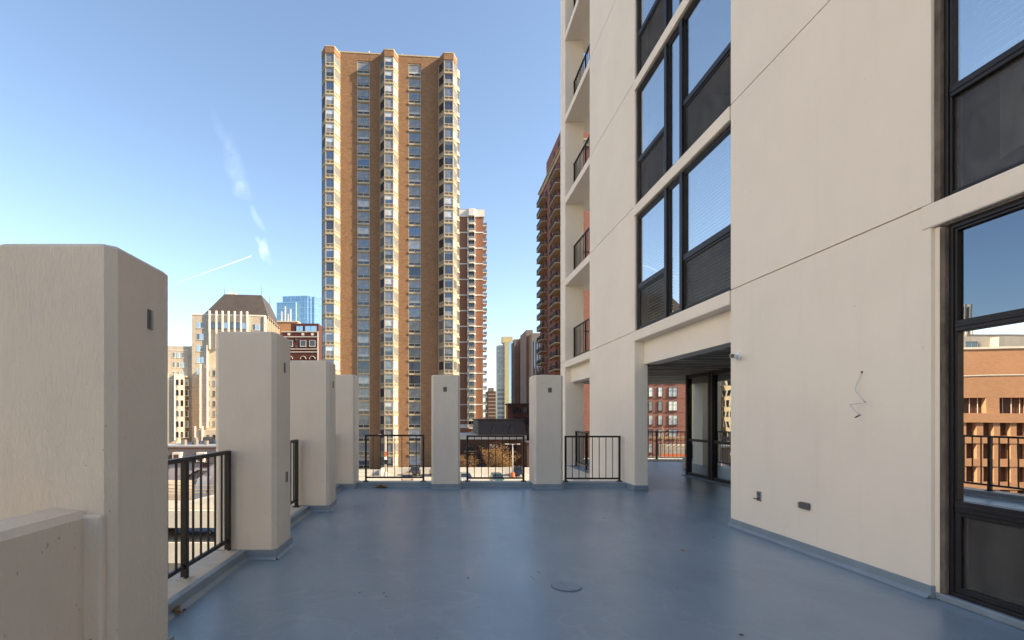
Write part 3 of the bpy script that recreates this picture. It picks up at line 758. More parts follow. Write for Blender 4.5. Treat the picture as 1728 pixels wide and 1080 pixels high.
pile('heap of ochre leaves against the far kerb', 643, 823.5, .17, .05, 150, .03)
pile('dark crumbled leaves at the foot of the nearest left kerb', 296, 1036, .05, .09, 80, .016)

# ================================================================== PARKING DECK AND STREET
DK = -8.5
dk = thing('parking_garage', 'low concrete parking garage with open levels and sunlit top deck below the terrace', 'garage', (-10, 72, STREET))
MB().box(-24, 34, 54, 90.9, DK - .35, DK).build('deck', 'deck_concrete', dk)
MB().box(-70, -24.01, 54, 61, DK - .35, DK).build('deck', 'deck_concrete', dk)
MB().box(-70, 34, 54.4, 60.9, DK - 3.6, DK - 3.3).build('deck', 'deck_concrete', dk)
m = MB(); m.box(-70, 34, 53.7, 53.95, DK - 1.75, DK + .12); m.build('spandrel', 'parapet_concrete', dk, .03)
m = MB(); m.box(-70, 34, 53.7, 53.95, DK - 5.6, DK - 3.32); m.build('spandrel', 'parapet_concrete', dk, .03)
m = MB(); m.box(-9.2, 34, 90.6, 90.85, DK, DK + 1.05); m.build('parapet', 'parapet_concrete', dk, .03)
m = MB(); m.box(-24, -9.2, 91.0, 91.25, DK - 1.0, DK + .62); m.build('parapet', 'parapet_concrete', dk, .03)
m = MB(); m.box(-9.45, -9.2, 86.5, 91.2, DK, DK + 1.0); m.build('ramp_wall', 'parapet_concrete', dk)
m = MB()
for x in range(-68, 34, 9): m.box(x, x + .5, 54.0, 54.45, STREET, DK - .36)
m.box(-23, 33, 90, 90.4, STREET, DK - .36); m.box(-69, 33, 60.5, 60.8, STREET, DK - .36)
m.build('columns', 'grey_slab', dk)
m = MB()
for k in range(-8, 12): m.box(k * 2.7, k * 2.7 + .13, 85.2, 90.2, DK + .004, DK + .008)
for k in range(-8, 12): m.box(k * 2.7, k * 2.7 + .13, 62.2, 67.2, DK + .004, DK + .008)
for k in range(-8, 12): m.box(k * 2.7, k * 2.7 + .13, 74, 79.5, DK + .004, DK + .008)
m.build('bay_lines', 'line_white', dk)
m = MB(); P = [(-29.5, DK + .03), (-24.2, DK + 1.35), (-20.0, DK + 2.4), (-20.0, DK + .03)]
m.poly([(x, 55.2, z) for x, z in (P[0], P[3], P[2], P[1])]); m.poly([(x, 60.5, z) for x, z in P])
m.poly([(P[0][0], 55.2, P[0][1]), (P[2][0], 55.2, P[2][1]), (P[2][0], 60.5, P[2][1]), (P[0][0], 60.5, P[0][1])]); m.build('ramp', 'parapet_concrete', dk)
for i, (za, zb) in enumerate(((815, 819), (821, 826), (826, 832))):
    MB().tube([(X_(250, 78), 78, Z_(za, 78)), (X_(310, 78), 78, Z_((za + zb) / 2 + 2, 78)), (X_(420, 78), 78, Z_(zb + 3, 78))], .07, 6).build('overhead_cable', 'beige_trim', at=(X_(310, 78), 78, Z_(za, 78)))
    tag(bpy.data.objects['overhead_cable' + ('' if i == 0 else '.%03d' % i)], ('highest', 'middle', 'lowest')[i] + ' of three pale cables strung in front of the row house', 'cable', 'overhead cables by the row house')

def car(label, x, y, z, rz, paint, grp='cars parked on the garage'):
    t = thing('parked_car', label, 'car', (x, y, z), grp); M = Matrix.Translation((x, y, z)) @ Matrix.Rotation(rz, 4, 'Z')
    L, Wd, H = 4.5, 1.82, 1.52
    prof = [(-2.2, .35), (-2.25, .75), (-2.1, .98), (-1.0, 1.02), (1.35, 1.02), (2.0, .92), (2.25, .72), (2.2, .35)]
    m = MB()
    def ext(m, pr, w0, mi=0):
        n = len(pr); a = [M @ Vector((px_, -w, pz)) for (px_, pz), w in zip(pr, w0)]; b = [M @ Vector((px_, w, pz)) for (px_, pz), w in zip(pr, w0)]
        m.poly(a, mi); m.poly(list(reversed(b)), mi)
        for k in range(n):
            j = (k + 1) % n; m.poly([a[j], a[k], b[k], b[j]], mi)
    w = Wd / 2
    ext(m, prof, [w, w, w * .98, w * .95, w * .95, w * .9, w * .92, w])
    m.build('body', paint, t, .05, 3, smooth=False)
    m = MB(); ext(m, [(-1.9, 1.0), (-1.55, 1.5), (.2, 1.53), (1.15, 1.02)], [w * .93, w * .74, w * .74, w * .93]); m.build('windows', 'car_glass', t, .03)
    m = MB(); ext(m, [(-1.58, 1.485), (-1.5, 1.545), (.15, 1.57), (.27, 1.50)], [w * .77, w * .72, w * .72, w * .77]); m.build('roof', paint, t, .02)
    for sx in (-1.38, 1.4):
        for sy in (-1, 1):
            c = M @ Vector((sx, sy * (w - .1), .33)); d = (M.to_3x3() @ Vector((0, 1, 0)))
            wo = MB().tube([c - d * .11, c + d * .11], .33, 18).build('wheel', 'tyre', t)
            MB().tube([c - d * .118, c + d * .118], .2, 12).build('rim', 'rim', wo)
    for sy in (-1, 1):
        MB().box(-2.27, -2.15, sy * .82 - .13 * (sy > 0) - .0, sy * .82 + .13 * (sy < 0), .72, .92, M=M).build('tail_light', 'tail_red', t)
        MB().box(2.15, 2.265, sy * .8 - .2 * (sy > 0), sy * .8 + .2 * (sy < 0), .62, .78, M=M).build('headlight', 'lens_white', t)
    return t
car('dark charcoal car seen from behind at the far parapet of the garage roof', X_(700, 86.5), 88.2, DK, R(90), 'paint_charcoal')
car('beige car whose roof just shows above the kerb, left of the middle pillar', X_(688, 78), 77.2, DK, R(92), 'paint_beige')
car('dark blue car parked by the far parapet right of the light pole', X_(877, 86), 87.6, DK, R(78), 'paint_navy')
car('green windscreened car just showing above the kerb under the autumn tree', X_(838, 77), 76.6, DK, R(-90), 'paint_teal')
car('silver car just showing above the kerb behind the middle railing', X_(786, 77), 77.4, DK, R(-88), 'paint_silver')
car('dark car half hidden behind the middle pillar', X_(735, 86), 87.4, DK, R(95), 'paint_charcoal')
car('blue car in the shade of the garage level below the top deck', X_(338, 58), 57.6, DK - 3.3, R(8), 'paint_blue')

def lamp_post(label, x, y, z0, h, arms, base):
    t = thing('light_pole', label, 'light pole', (x, y, z0), 'light poles on the garage roof')
    MB().tube([(x, y, z0 + .5), (x, y, z0 + h)], [.13, .08], 10).build('pole', 'pole_grey', t, smooth=True)
    MB().prism([(x + .38 * math.cos(2 * math.pi * k / 14), y + .38 * math.sin(2 * math.pi * k / 14)) for k in range(14)], z0, z0 + .85).build('base', base, t)
    if arms:
        MB().tube([(x - .9, y, z0 + h), (x + .9, y, z0 + h)], .04, 6).build('crossarm', 'pole_grey', t)
        for s in (-1, 1): MB().box(x + s * .9 - .35, x + s * .9 + .35, y - .2, y + .2, z0 + h - .06, z0 + h + .09).build('lamp_head', 'pole_grey', t, .02)
    else:
        MB().tube([(x, y, z0 + h), (x - .7, y - .2, z0 + h + .15)], .04, 6).build('crossarm', 'pole_grey', t)
        MB().box(x - 1.3, x - .7, y - .35, y - .05, z0 + h + .07, z0 + h + .2).build('lamp_head', 'pole_grey', t, .02)
    return t
lp = lamp_post('tall grey light pole with red and white signs in front of the tan tower', X_(651, 85), 85, DK, 7.0, False, 'parapet_concrete')
for z, c in ((3.9, 'orange_base'), (3.0, 'line_white'), (2.55, 'rail_black')):
    x = X_(651, 85); MB().box(x - .22, x + .22, 84.8, 84.84, DK + z - .38, DK + z + .38).build('sign_plate', c, lp)
lamp_post('double headed light pole in front of the brown brick building', X_(865, 84), 84, DK, 5.6, True, 'orange_base')

# autumn tree: trunk, limbs, twigs and many leaf clumps
def tree(label, x, y, z0, h, rad, seed, nleaf, group='autumn trees behind the garage'):
    rnd = random.Random(seed)
    t = thing('autumn_tree', label, 'tree', (x, y, z0), group)
    m = MB(); tips = []
    def limb(p, d, L, r, dep):
        pts = [p]; q = p.copy(); dd = d.copy()
        for k in range(4):
            dd = (dd + Vector((rnd.gauss(0, .16), rnd.gauss(0, .16), rnd.gauss(.03, .10)))).normalized(); q = q + dd * L / 4; pts.append(q.copy())
        m.tube(pts, [r * (1 - .14 * k) for k in range(5)], 5 if dep > 1 else 8, cap=False)
        if dep >= 2: tips.extend(pts[1:])
        if dep < 4:
            for k in range(3 if dep else 6):
                a = rnd.uniform(0, 6.28); s = rnd.uniform(.45, .95) if dep else rnd.uniform(.5, 1.0)
                nd = (dd * rnd.uniform(.45, 1.0) + Vector((math.cos(a) * s, math.sin(a) * s, rnd.uniform(.0, .45)))).normalized()
                limb(pts[-1] if k < 2 else pts[rnd.choice((2, 3))], nd, L * rnd.uniform(.62, .82), r * .5, dep + 1)
    limb(Vector((x, y, z0)), Vector((0, 0, 1)), h * .30, h * .022, 0)
    m.build('trunk', 'bark', t)
    m = MB()
    for k in range(nleaf):
        c = rnd.choice(tips); q = c + Vector((rnd.gauss(0, .28), rnd.gauss(0, .28), rnd.gauss(0, .28)))
        s = rnd.uniform(.05, .12); a = rnd.uniform(0, 6.28); b = rnd.uniform(-1, 1)
        u = Vector((math.cos(a), math.sin(a), b * .5)).normalized(); w = u.cross(Vector((rnd.uniform(-1, 1), rnd.uniform(-1, 1), 1))).normalized()
        m.poly([q - u * s, q - w * s * .6, q + u * s, q + w * s * .6], rnd.choice((0, 0, 1, 1, 2, 3)))
    m.build('crown', ['autumn_leaf_a', 'autumn_leaf_b', 'autumn_leaf_c', 'autumn_leaf_d'], t)
tree('larger orange autumn tree directly behind the middle far railing', X_(812, 97), 97, STREET, 13.6, 4, 3, 7000)
tree('smaller orange autumn tree to the right, by the light pole', X_(847, 96), 96, STREET, 11.6, 4, 11, 4500)
tree('low orange tree at the left edge of the far railing gap, behind the middle pillar', X_(785, 98), 98, STREET, 10.6, 4, 21, 3500)

# ================================================================== CITY
def local(x0, y0, a):
    """frame of a building: u along its camera-facing wall, v away from the camera"""
    return Matrix.Translation((x0, y0, 0)) @ Matrix.Rotation(a, 4, 'Z')

# ---- window kit: built facing -y at the origin, then shared
def win_part(name, parent, w, h, pane, frame='beige_trim', depth=.12, mull=0, transom=0, sill=True, at=(0, 0, 0), rz=0, fw=.07):
    x, y, z = at
    M = Matrix.Translation(at) @ Matrix.Rotation(rz, 4, 'Z')
    m = MB(); m.box(-w / 2, -w / 2 + fw, -depth, .05, 0, h, M=M); m.box(w / 2 - fw, w / 2, -depth, .05, 0, h, M=M)
    m.box(-w / 2 + fw, w / 2 - fw, -depth, .05, h - fw, h, M=M); m.box(-w / 2 - .06, w / 2 + .06, -depth - (.08 if sill else 0), .05, -.10, fw, M=M)
    for k in range(mull): u = -w / 2 + w * (k + 1) / (mull + 1); m.box(u - fw / 2, u + fw / 2, -depth + .01, .04, fw, h - fw, M=M)
    if transom: m.box(-w / 2 + fw, w / 2 - fw, -depth + .015, .035, h * transom - fw / 2, h * transom + fw / 2, M=M)
    f = m.build(name, frame, parent, at=at)
    p = MB(); p.box(-w / 2 + fw, w / 2 - fw, -.04, -.03, fw, h - fw, M=M)
    po = p.build('pane', pane, f, at=at); po.location = (0, 0, 0)
    return f
class Kit:
    """keeps one window of each look and hands out copies"""
    def __init__(s, name, parent, w, h, panes, rz=0, **kw): s.a = (name, parent, w, h); s.p = panes; s.rz = rz; s.kw = kw; s.c = {}
    def put(s, at):
        k = random.choice(s.p)
        if k in s.c: return inst(s.c[k], s.a[1], at)
        s.c[k] = win_part(s.a[0], s.a[1], s.a[2], s.a[3], k, at=tuple(at), rz=s.rz, **s.kw); return s.c[k]

# ---- TAN BRICK TOWER
TA = R(4.5); TX, TY = X_(543, 100), 100.0
TM = local(TX, TY, TA)
TW = thing('brick_tower', 'tall tan brick tower with cream stacked bay windows, highest on the skyline', 'building', (TX, TY, STREET))
def solve_u(px):
    s = (px - CXP) / FPX
    # (TX + u cos)/ (TY + u sin) = s
    return (s * TY - TX) / (math.cos(TA) - s * math.sin(TA))
U = {k: solve_u(v) for k, v in dict(b1a=543, b1b=574, w1a=602.5, w1b=624, b2a=641, b2b=672, w2a=689, w2b=710.5, b3a=740, b3b=771).items()}
WID = U['b3b']; FPT = 2.72; ZT0 = 71.1 + 1.5; ROOF = 74.25; DEP = 24
NFl = 31
m = MB()
m.box(.0, WID, .30, DEP, STREET, ROOF - .6, M=TM)
for a, b in (('b1b', 'w1a'), ('w1b', 'b2a'), ('b2b', 'w2a'), ('w2b', 'b3a')): m.box(U[a], U[b], 0, .31, STREET, ROOF, M=TM)
for a, b in (('w1a', 'w1b'), ('w2a', 'w2b')): m.box(U[a], U[b], 0.02, .31, ZT0 + .25, ROOF - .003, M=TM)
m.box(0, U['b1b'], .02, .31, STREET, ROOF - .01, M=TM); m.box(U['b2a'], U['b2b'], .02, .31, STREET, ROOF - .01, M=TM); m.box(U['b3a'], WID, .02, .31, STREET, ROOF - .01, M=TM)
m.build('wall', 'tan_brick', TW)
m = MB(); m.box(-.1, WID + .1, -.06, DEP + .1, ROOF + .001, ROOF + .25, M=TM); m.build('coping', 'beige_trim', TW)
m = MB()
for x in (U['w1b'] + 1, U['w2a']): pass
px0, px1 = solve_u(637), solve_u(690)
for x in (px0, (px0 + px1) / 2 - 1, (px0 + px1) / 2 + 1, px1): m.box(x, x + .12, 1.8, 1.9, ROOF, ROOF + 1.3, M=TM)
m.box(px0, px1, 1.82, 1.9, ROOF + 1.15, ROOF + 1.3, M=TM); m.build('roof_frame', 'dark_slab', TW)
m = MB()
for u, hh in ((solve_u(622), 1.3), (solve_u(678), 1.1)): m.box(u, u + .2, 1.2, 1.4, ROOF + .2, ROOF + hh + .2, M=TM)
m.build('vent_pipe', 'white_trim', TW)
def bay_floor(name, panes, parent, at, rz, wf=1.9, c=.95, h=FPT, dp=1.8):
    """one storey of a three sided bay: ledge, rail panel, big lights (local: faces -y, base centre at origin)"""
    x, y, z = at; M = Matrix.Translation(at) @ Matrix.Rotation(rz, 4, 'Z')
    hw = wf / 2
    pl = lambda o: [(-hw - c - o * .4, 0), (-hw - o * .4, -dp - o), (hw + o * .4, -dp - o), (hw + c + o * .4, 0)]
    m = MB()
    def pris(poly, z0, z1, mi):
        q = MB(); q.prism(poly, z0, z1, mi); i = len(m.v); m.v += [tuple(M @ Vector(v)) for v in q.v]
        for f, k in zip(q.f, q.m): m.f.append(tuple(i + a for a in f)); m.m.append(k)
    pris(pl(.10), 0, .30, 0)                       # ledge
    pris(pl(-.13), .31, .82, 1)                    # grille panel behind
    P = pl(0)
    for a, b in zip(P, P[1:]):                     # posts, rails on each face
        A, B = Vector((*a, 0)), Vector((*b, 0)); d = (B - A); L = d.length; d.normalize()
        F = M @ Matrix.Translation(A) @ Matrix.Rotation(math.atan2(d.y, d.x), 4, 'Z')
        m.box(.0, .13, -.02, .12, .30, h, 0, M=F); m.box(L - .13, L, -.02, .12, .30, h, 0, M=F)
        m.box(.13, L - .13, -.0, .1, .80, .92, 0, M=F); m.box(.13, L - .13, 0, .1, h - .12, h, 0, M=F)
        if L > 1.6: m.box(L / 2 - .05, L / 2 + .05, 0, .1, .30, .80, 0, M=F)
    f = m.build(name, ['beige_trim', 'bay_panel'], parent, at=at)
    q = MB(); Q = pl(-.1)
    for k, (a, b) in enumerate(zip(Q, Q[1:])):
        q.poly([M @ Vector((*a, .82)), M @ Vector((*b, .82)), M @ Vector((*b, h - .02)), M @ Vector((*a, h - .02))], k)
    hb = random.choice((0, .4, .9, 1.3))
    if hb: a, b = (Q[1][0] + .1, Q[1][1] - .03), (Q[2][0] - .1, Q[2][1] - .03); q.poly([M @ Vector((*a, h - .1 - hb)), M @ Vector((*b, h - .1 - hb)), M @ Vector((*b, h - .1)), M @ Vector((*a, h - .1))], random.choice((0, 2)))
    o = q.build('pane', panes, f, at=at); o.location = (0, 0, 0)
    return f
BS = [('pane_grey', 'pane_dark', 'pane_blind'), ('pane_navy', 'pane_grey', 'pane_curtain'), ('pane_grey', 'pane_navy', 'pane_curtain'), ('pane_dark', 'pane_blind', 'pane_bright'), ('pane_grey', 'pane_grey', 'pane_blind')]
BS3 = [('pane_dark', 'pane_dark', 'pane_grey'), ('pane_dark', 'pane_grey', 'pane_blind'), ('pane_dark', 'pane_dark', 'pane_blind')]
for nm, (a, b), sets in (('1', ('b1a', 'b1b'), BS), ('2', ('b2a', 'b2b'), BS), ('3', ('b3a', 'b3b'), BS3 + BS)):
    uc = (U[a] + U[b]) / 2; cache = {}; cx = .95; wf = (U[b] - U[a]) - 2 * cx
    for k in range(NFl):
        z = ZT0 - FPT * k - 2.60; at = TM @ Vector((uc, .02, z))
        st = random.choice(sets); ky = (st, random.choice((0, 1)))
        if ky in cache: inst(cache[ky], TW, at)
        else: cache[ky] = bay_floor('bay_window', list(st), TW, tuple(at), TA, wf, cx)
    # brick cap of the bay
    zt = ZT0 + .12
    pr = [(uc - wf / 2 - cx - .05, .02), (uc - wf / 2 - .05, -1.9), (uc + wf / 2 + .05, -1.9), (uc + wf / 2 + cx + .05, .02)]
    q = MB(); q.prism(pr, zt, ROOF - .35); q.v = [tuple(TM @ Vector(v)) for v in q.v]; q.build('bay_cap', 'tan_brick', TW)
    q = MB(); q.prism([(x, y - .05 if y < 0 else y) for x, y in pr], ROOF - .349, ROOF - .15); q.v = [tuple(TM @ Vector(v)) for v in q.v]; q.build('coping', 'beige_trim', TW)
# flank bays (seen almost edge-on)
q = MB(); pq = MB()
for vc in (4.6, 13.0, 20.5):
    for k in range(NFl):
        z = ZT0 - FPT * k - 2.60
        poly = [(WID, vc - 1.9), (WID + .95, vc - .95), (WID + .95, vc + .95), (WID, vc + 1.9)]
        q.prism([(x + (.1 if x > WID else 0), y) for x, y in poly], z, z + .30); q.prism([(x - .02 if x > WID else x, y) for x, y in poly], z + .31, z + .9)
        pq.prism([(x - .12 if x > WID else x, y + (.05 if y < vc else -.05)) for x, y in poly], z + .9, z + FPT)
        for (x, y) in poly[1:3]: q.box(x - .14, x, y - .07, y + .07, z + .9, z + FPT)
    q.prism([(WID, vc - 1.95), (WID + 1.05, vc - .95), (WID + 1.05, vc + .95), (WID, vc + 1.95)], ZT0 + .12, ROOF + .1)
q.v = [tuple(TM @ Vector(v)) for v in q.v]; pq.v = [tuple(TM @ Vector(v)) for v in pq.v]
fb = q.build('side_bays', 'beige_trim', TW); fb['kind'] = 'stuff'; pq.build('pane', 'pane_grey', fb)
# left flank bay sliver
# window columns
def flat_floor(name, panes, parent, at, rz, w, h=FPT):
    M = Matrix.Translation(at) @ Matrix.Rotation(rz, 4, 'Z'); hw = w / 2; m = MB()
    m.box(-hw + .02, hw - .02, -.16, .28, -.02, .30, M=M)                       # projecting ledge
    m.box(-hw + .02, -hw + .13, .04, .26, .30, h - .02, M=M); m.box(hw - .13, hw - .02, .04, .26, .30, h - .02, M=M)
    m.box(-hw + .13, hw - .13, .06, .24, .82, .93, M=M); m.box(-.05, .05, .07, .23, .30, .82, M=M); m.box(-hw + .13, hw - .13, .06, .24, h - .10, h - .02, M=M)
    f = m.build(name, ['beige_trim', 'bay_panel'], parent, at=at)
    q = MB(); bd = random.choice((0, 0, .3, .5, .8)); 
    if bd: q.box(-hw + .14, hw - .14, .155, .168, h - .1 - bd * 1.7, h - .1, 2, M=M)
    q.box(-hw + .13, hw - .13, .17, .19, .93, h - .1, 0, M=M); q.box(-hw + .13, hw - .13, .17, .19, .30, .82, 1, M=M)
    o = q.build('pane', panes, f, at=at); o.location = (0, 0, 0)
    return f
for a, b in (('w1a', 'w1b'), ('w2a', 'w2b')):
    cache = {}; uc = (U[a] + U[b]) / 2
    for k in range(NFl):
        z = ZT0 - FPT * k - 2.60; at = TM @ Vector((uc, 0, z)); st = (random.choice(['pane_blind', 'pane_grey', 'pane_navy', 'pane_blind', 'pane_curtain', 'pane_dark', 'pane_grey']), random.choice((0, 1, 2)))
        if st in cache: inst(cache[st], TW, at)
        else: cache[st] = flat_floor('window', [st[0], 'pane_dark', 'pane_blind'], TW, tuple(at), TA, U[b] - U[a])

# ---- RED-BROWN TOWER with white balconies behind it
Y2 = 185.0
T2 = thing('balcony_tower', 'slim red brown tower with white floor bands, right of the tan tower', 'building', (X_(795, Y2), Y2, STREET))
xa, xb, xr = X_(770, Y2), X_(815, Y2), X_(815, Y2)
zt = Z_(366, Y2); f2 = 13.2 * Y2 / FPX
MB().box(xa, xb, Y2, Y2 + 22, STREET, zt).build('wall', 'red_brick', T2)
m = MB(); bx0, bx1 = X_(788, Y2), X_(802.5, Y2)
m.prism([(xa - .2, Y2 - .3), (bx0, Y2 - .3), (bx0 + .6, Y2 - 1.4), (bx1 - .6, Y2 - 1.4), (bx1, Y2 - .3), (xb + .5, Y2 - .3), (xb + .5, Y2 + 22.2), (xa - .2, Y2 + 22.2)], zt + .001, Z_(354, Y2)); m.build('cornice', 'white_trim', T2)
m = MB(); m.box(xa + 1, bx1 - 2, Y2 + 3, Y2 + 12, Z_(354, Y2), Z_(347, Y2)).build('roof_plant', 'dark_slab', T2)
m = MB()
for k in range(14): m.box(xa - .1, xb + .12, Y2 - .12, Y2 + 22.1, zt - 2 * f2 * (k + 1) - .2, zt - 2 * f2 * (k + 1) + .2)
m.box(xa - .1, xb + .14, Y2 - .16, Y2 + 22.1, Z_(722, Y2) - .1, Z_(716, Y2)); m.build('floor_band', 'white_trim', T2)
bc = None; sc = None
for k in range(27):
    z = zt - f2 * (k + 1)
    if z < -6: break
    at = ((bx0 + bx1) / 2, Y2, z)
    if bc is None:
        m = MB(); hw = (bx1 - bx0) / 2
        m.prism([(at[0] - hw, Y2 - .14), (at[0] - hw + .7, Y2 - 1.5), (at[0] + hw - .7, Y2 - 1.5), (at[0] + hw, Y2 - .14)], z - .22, z + .22, 0)
        m.box(at[0] - hw + .75, at[0] + hw - .75, Y2 - 1.3, Y2 - 1.26, z + .22, z + 1.1, 1)
        m.box(at[0] - hw + .2, at[0] - hw + .45, Y2 - 1.0, Y2 - .1, z + .22, z + f2 - .22, 0); m.box(at[0] + hw - .45, at[0] + hw - .2, Y2 - 1.0, Y2 - .1, z + .22, z + f2 - .22, 0)
        m.box(at[0] - hw + .5, at[0] + hw - .5, Y2 - .12, Y2 - .02, z + .22, z + f2 - .22, 2)
        m.box(at[0] - .12, at[0] + .12, Y2 - .2, Y2 - .13, z + .22, z + f2 - .22, 1)
        bc = m.build('balcony', ['white_trim', 'bay_panel', 'pane_dark'], T2, at=at)
    else: inst(bc, T2, at)
    at = (xb, Y2 + 3, z)
    if sc is None:
        m = MB(); m.box(xb + .13, xb + 1.6, Y2 + 1, Y2 + 6, z - .15, z + .12, 0); m.box(xb + 1.5, xb + 1.56, Y2 + 1, Y2 + 6, z + .12, z + 1.15, 1); m.box(xb + .15, xb + 1.5, Y2 + 1, Y2 + 1.05, z + .12, z + 1.15, 1)
        sc = m.build('side_balcony', ['white_trim', 'pane_grey'], T2, at=at)
    else: inst(sc, T2, at)

# ---- right-hand red tower with stacked balconies, seen along its long side
BXF = 28.0; BY0, BY1 = 108.0, 133.5
T3 = thing('brick_tower', 'red brick tower with two stacks of black railed balconies beside the white building', 'building', (BXF, BY0, STREET))
ZB = 60.8
MB().box(BXF, BXF + 16, BY0, BY1, STREET, ZB).build('wall', 'rose_brick', T3)
MB().box(BXF + .8, BXF + 15, BY0 + .8, BY1 - 4, ZB + .3, ZB + 6.2).build('penthouse', 'rose_brick', T3)
m = MB(); m.box(BXF - .5, BXF + 16.3, BY0 - .5, BY1 + .5, ZB, ZB + .35); m.box(BXF - .25, BXF + 16.2, BY0 - .25, BY1 + .25, ZB - 1.1, ZB - .001); m.build('cornice', 'beige_trim', T3)
f3 = 2.93; bc = None; wc = None; wc2 = None
for k in range(24):
    z = ZB - 4.6 - f3 * k
    if z < STREET: break
    for yc in (BY0 + 5.5, BY0 + 19.8):
        at = (BXF, yc, z)
        if bc is None:
            m = MB(); m.box(BXF - 1.5, BXF, yc - 3.0, yc + 3.0, z - .22, z, 0)
            mr = MB(); mr.box(BXF - 1.48, BXF - 1.43, yc - 2.98, yc + 2.98, z + 1.0, z + 1.07); mr.box(BXF - 1.48, BXF - .02, yc - 2.98, yc - 2.93, z + 1.0, z + 1.07); mr.box(BXF - 1.48, BXF - .02, yc + 2.93, yc + 2.98, z + 1.0, z + 1.07)
            for j in range(31): yy = yc - 2.97 + j * .198; mr.box(BXF - 1.47, BXF - 1.44, yy - .02, yy + .02, z, z + 1.0)
            for j in range(9): xx = BXF - 1.46 + j * .17; mr.box(xx - .02, xx + .02, yc - 2.97, yc - 2.94, z, z + 1.0)
            bc = m.build('balcony', 'beige_trim', T3, at=at); rl = mr.build('railing', 'rail_black', bc, at=at); rl.location = (0, 0, 0)
        else: inst(bc, T3, at)
    for yc in (BY0 + 3.6, BY0 + 7.3, BY0 + 17.9, BY0 + 21.6, BY0 + 12.6):
        at = (BXF - .002, yc, z + .02)
        if wc is None: wc = win_part('window', T3, 1.5, 2.1, 'pane_dark', frame='dark_slab', at=at, rz=-math.pi / 2, depth=.08, sill=False, mull=1)
        else: inst(wc, T3, at)
for k in range(3): win_part('window', T3, 1.2, 1.9, 'pane_dark', frame='dark_slab', at=(BXF + .79, BY0 + 4 + 4.5 * k, ZB + 2.6), rz=-math.pi / 2, depth=.06)
wk = Kit('window', T3, 1.4, 1.7, ['pane_dark', 'pane_grey'], frame='dark_slab')
for k in range(24):
    for xx in (2.6, 7.5, 12.4): wk.put((BXF + xx, BY0 - .002, ZB - 4.0 - f3 * k)) if ZB - 4.0 - f3 * k > STREET + 1 else None

# ---- distant towers in the gap
Y4 = 330
T4 = thing('apartment_tower', 'pale green and yellow slab tower standing far off in the gap', 'building', (X_(853, Y4), Y4, STREET))
x0, x1, x2 = X_(839, Y4), X_(851, Y4), X_(866, Y4)
zt = Z_(580, Y4)
MB().box(x0, x1, Y4, Y4 + 5, STREET, zt - 1).build('wall', 'pale_stone', T4)
MB().box(x1, x2, Y4 - 1.5, Y4 + 8, STREET, zt + 1).build('wall', 'olive_stone', T4)
MB().box(x1 - 1, x2, Y4 + 2, Y4 + 7, zt + 1, zt + 5).build('roof_plant', 'olive_stone', T4)
kf = 3.0
m = MB(); pp = MB()
for k in range(33):
    z = zt - 4 - kf * k
    if z < -12: break
    for j in range(5): xx = x0 + .5 + j * .9; pp.box(xx, xx + .55, Y4 - .03, Y4, z, z + 1.6)
    for j in range(2): xx = x1 + 2.9 + j * 1.3; m.box(xx, xx + .7, Y4 - 1.53, Y4 - 1.5, z, z + 1.5)
w = pp.build('window', 'pane_grey', T4); w['kind'] = 'stuff'; w = m.build('window', 'pane_navy', T4); w['kind'] = 'stuff'

Y5 = 215
T5 = thing('office_tower', 'dark brown slab tower with a strip of blue windows, in the gap', 'building', (X_(885, Y5), Y5, STREET))
zt = Z_(571, Y5); a0, a1, a2 = X_(868, Y5), X_(877, Y5), X_(903, Y5)
MB().box(a0 + .01, a1, Y5 + .3, Y5 + 9, STREET, zt - .3).build('wall', 'grey_slab', T5)
MB().box(a1, a2, Y5, Y5 + 9, STREET, zt).build('wall', 'dark_slab', T5)
MB().box(a0 - 1.0, a0, Y5 + 2, Y5 + 9, STREET, zt - 1).build('glass_flank', 'pane_blue', T5)
bk = Kit('window', T5, 1.55, 2.6, ['pane_blue'], frame='rail_black', sill=False)
for k in range(10): bk.put((X_(884.5, Y5), Y5, Z_(595, Y5) - k * 10.8 * Y5 / FPX))
T6 = thing('office_tower', 'grey brown tower with thin vertical window strips behind the red balcony tower', 'building', (X_(902, 190), 190, STREET))
MB().box(X_(897, 190), X_(940, 190), 190, 215, STREET, Z_(562, 190)).build('wall', 'grey_slab', T6)
MB().box(X_(889, 195), X_(900, 195), 196, 210, Z_(572, 195) - 30, Z_(556, 195)).build('roof_plant', 'grey_slab', T6)
m = MB()
for j in range(4): xx = X_(897, 190) + .9 + j * 1.0; m.box(xx, xx + .35, 189.9, 190, STREET, Z_(575, 190))
m.build('window_strip', 'pane_navy', T6)
Y7 = 420
T7 = thing('distant_building', 'small brown block far away beneath the sky gap', 'building', (X_(830, Y7), Y7, STREET))
MB().box(X_(823, Y7), X_(837, Y7), Y7, Y7 + 20, STREET, Z_(660, Y7)).build('wall', 'brown_brick', T7)
MB().box(X_(826, Y7), X_(834, Y7), Y7 + 2, Y7 + 12, Z_(660, Y7), Z_(654, Y7)).build('roof_plant', 'grey_slab', T7)
m = MB()
for k in range(16):
    z = Z_(664, Y7) - 3 * k
    if z < -10: break
    m.box(X_(824, Y7), X_(836.4, Y7), Y7 - .04, Y7, z - .9, z - .3)
m.build('floor_band', 'beige_trim', T7)

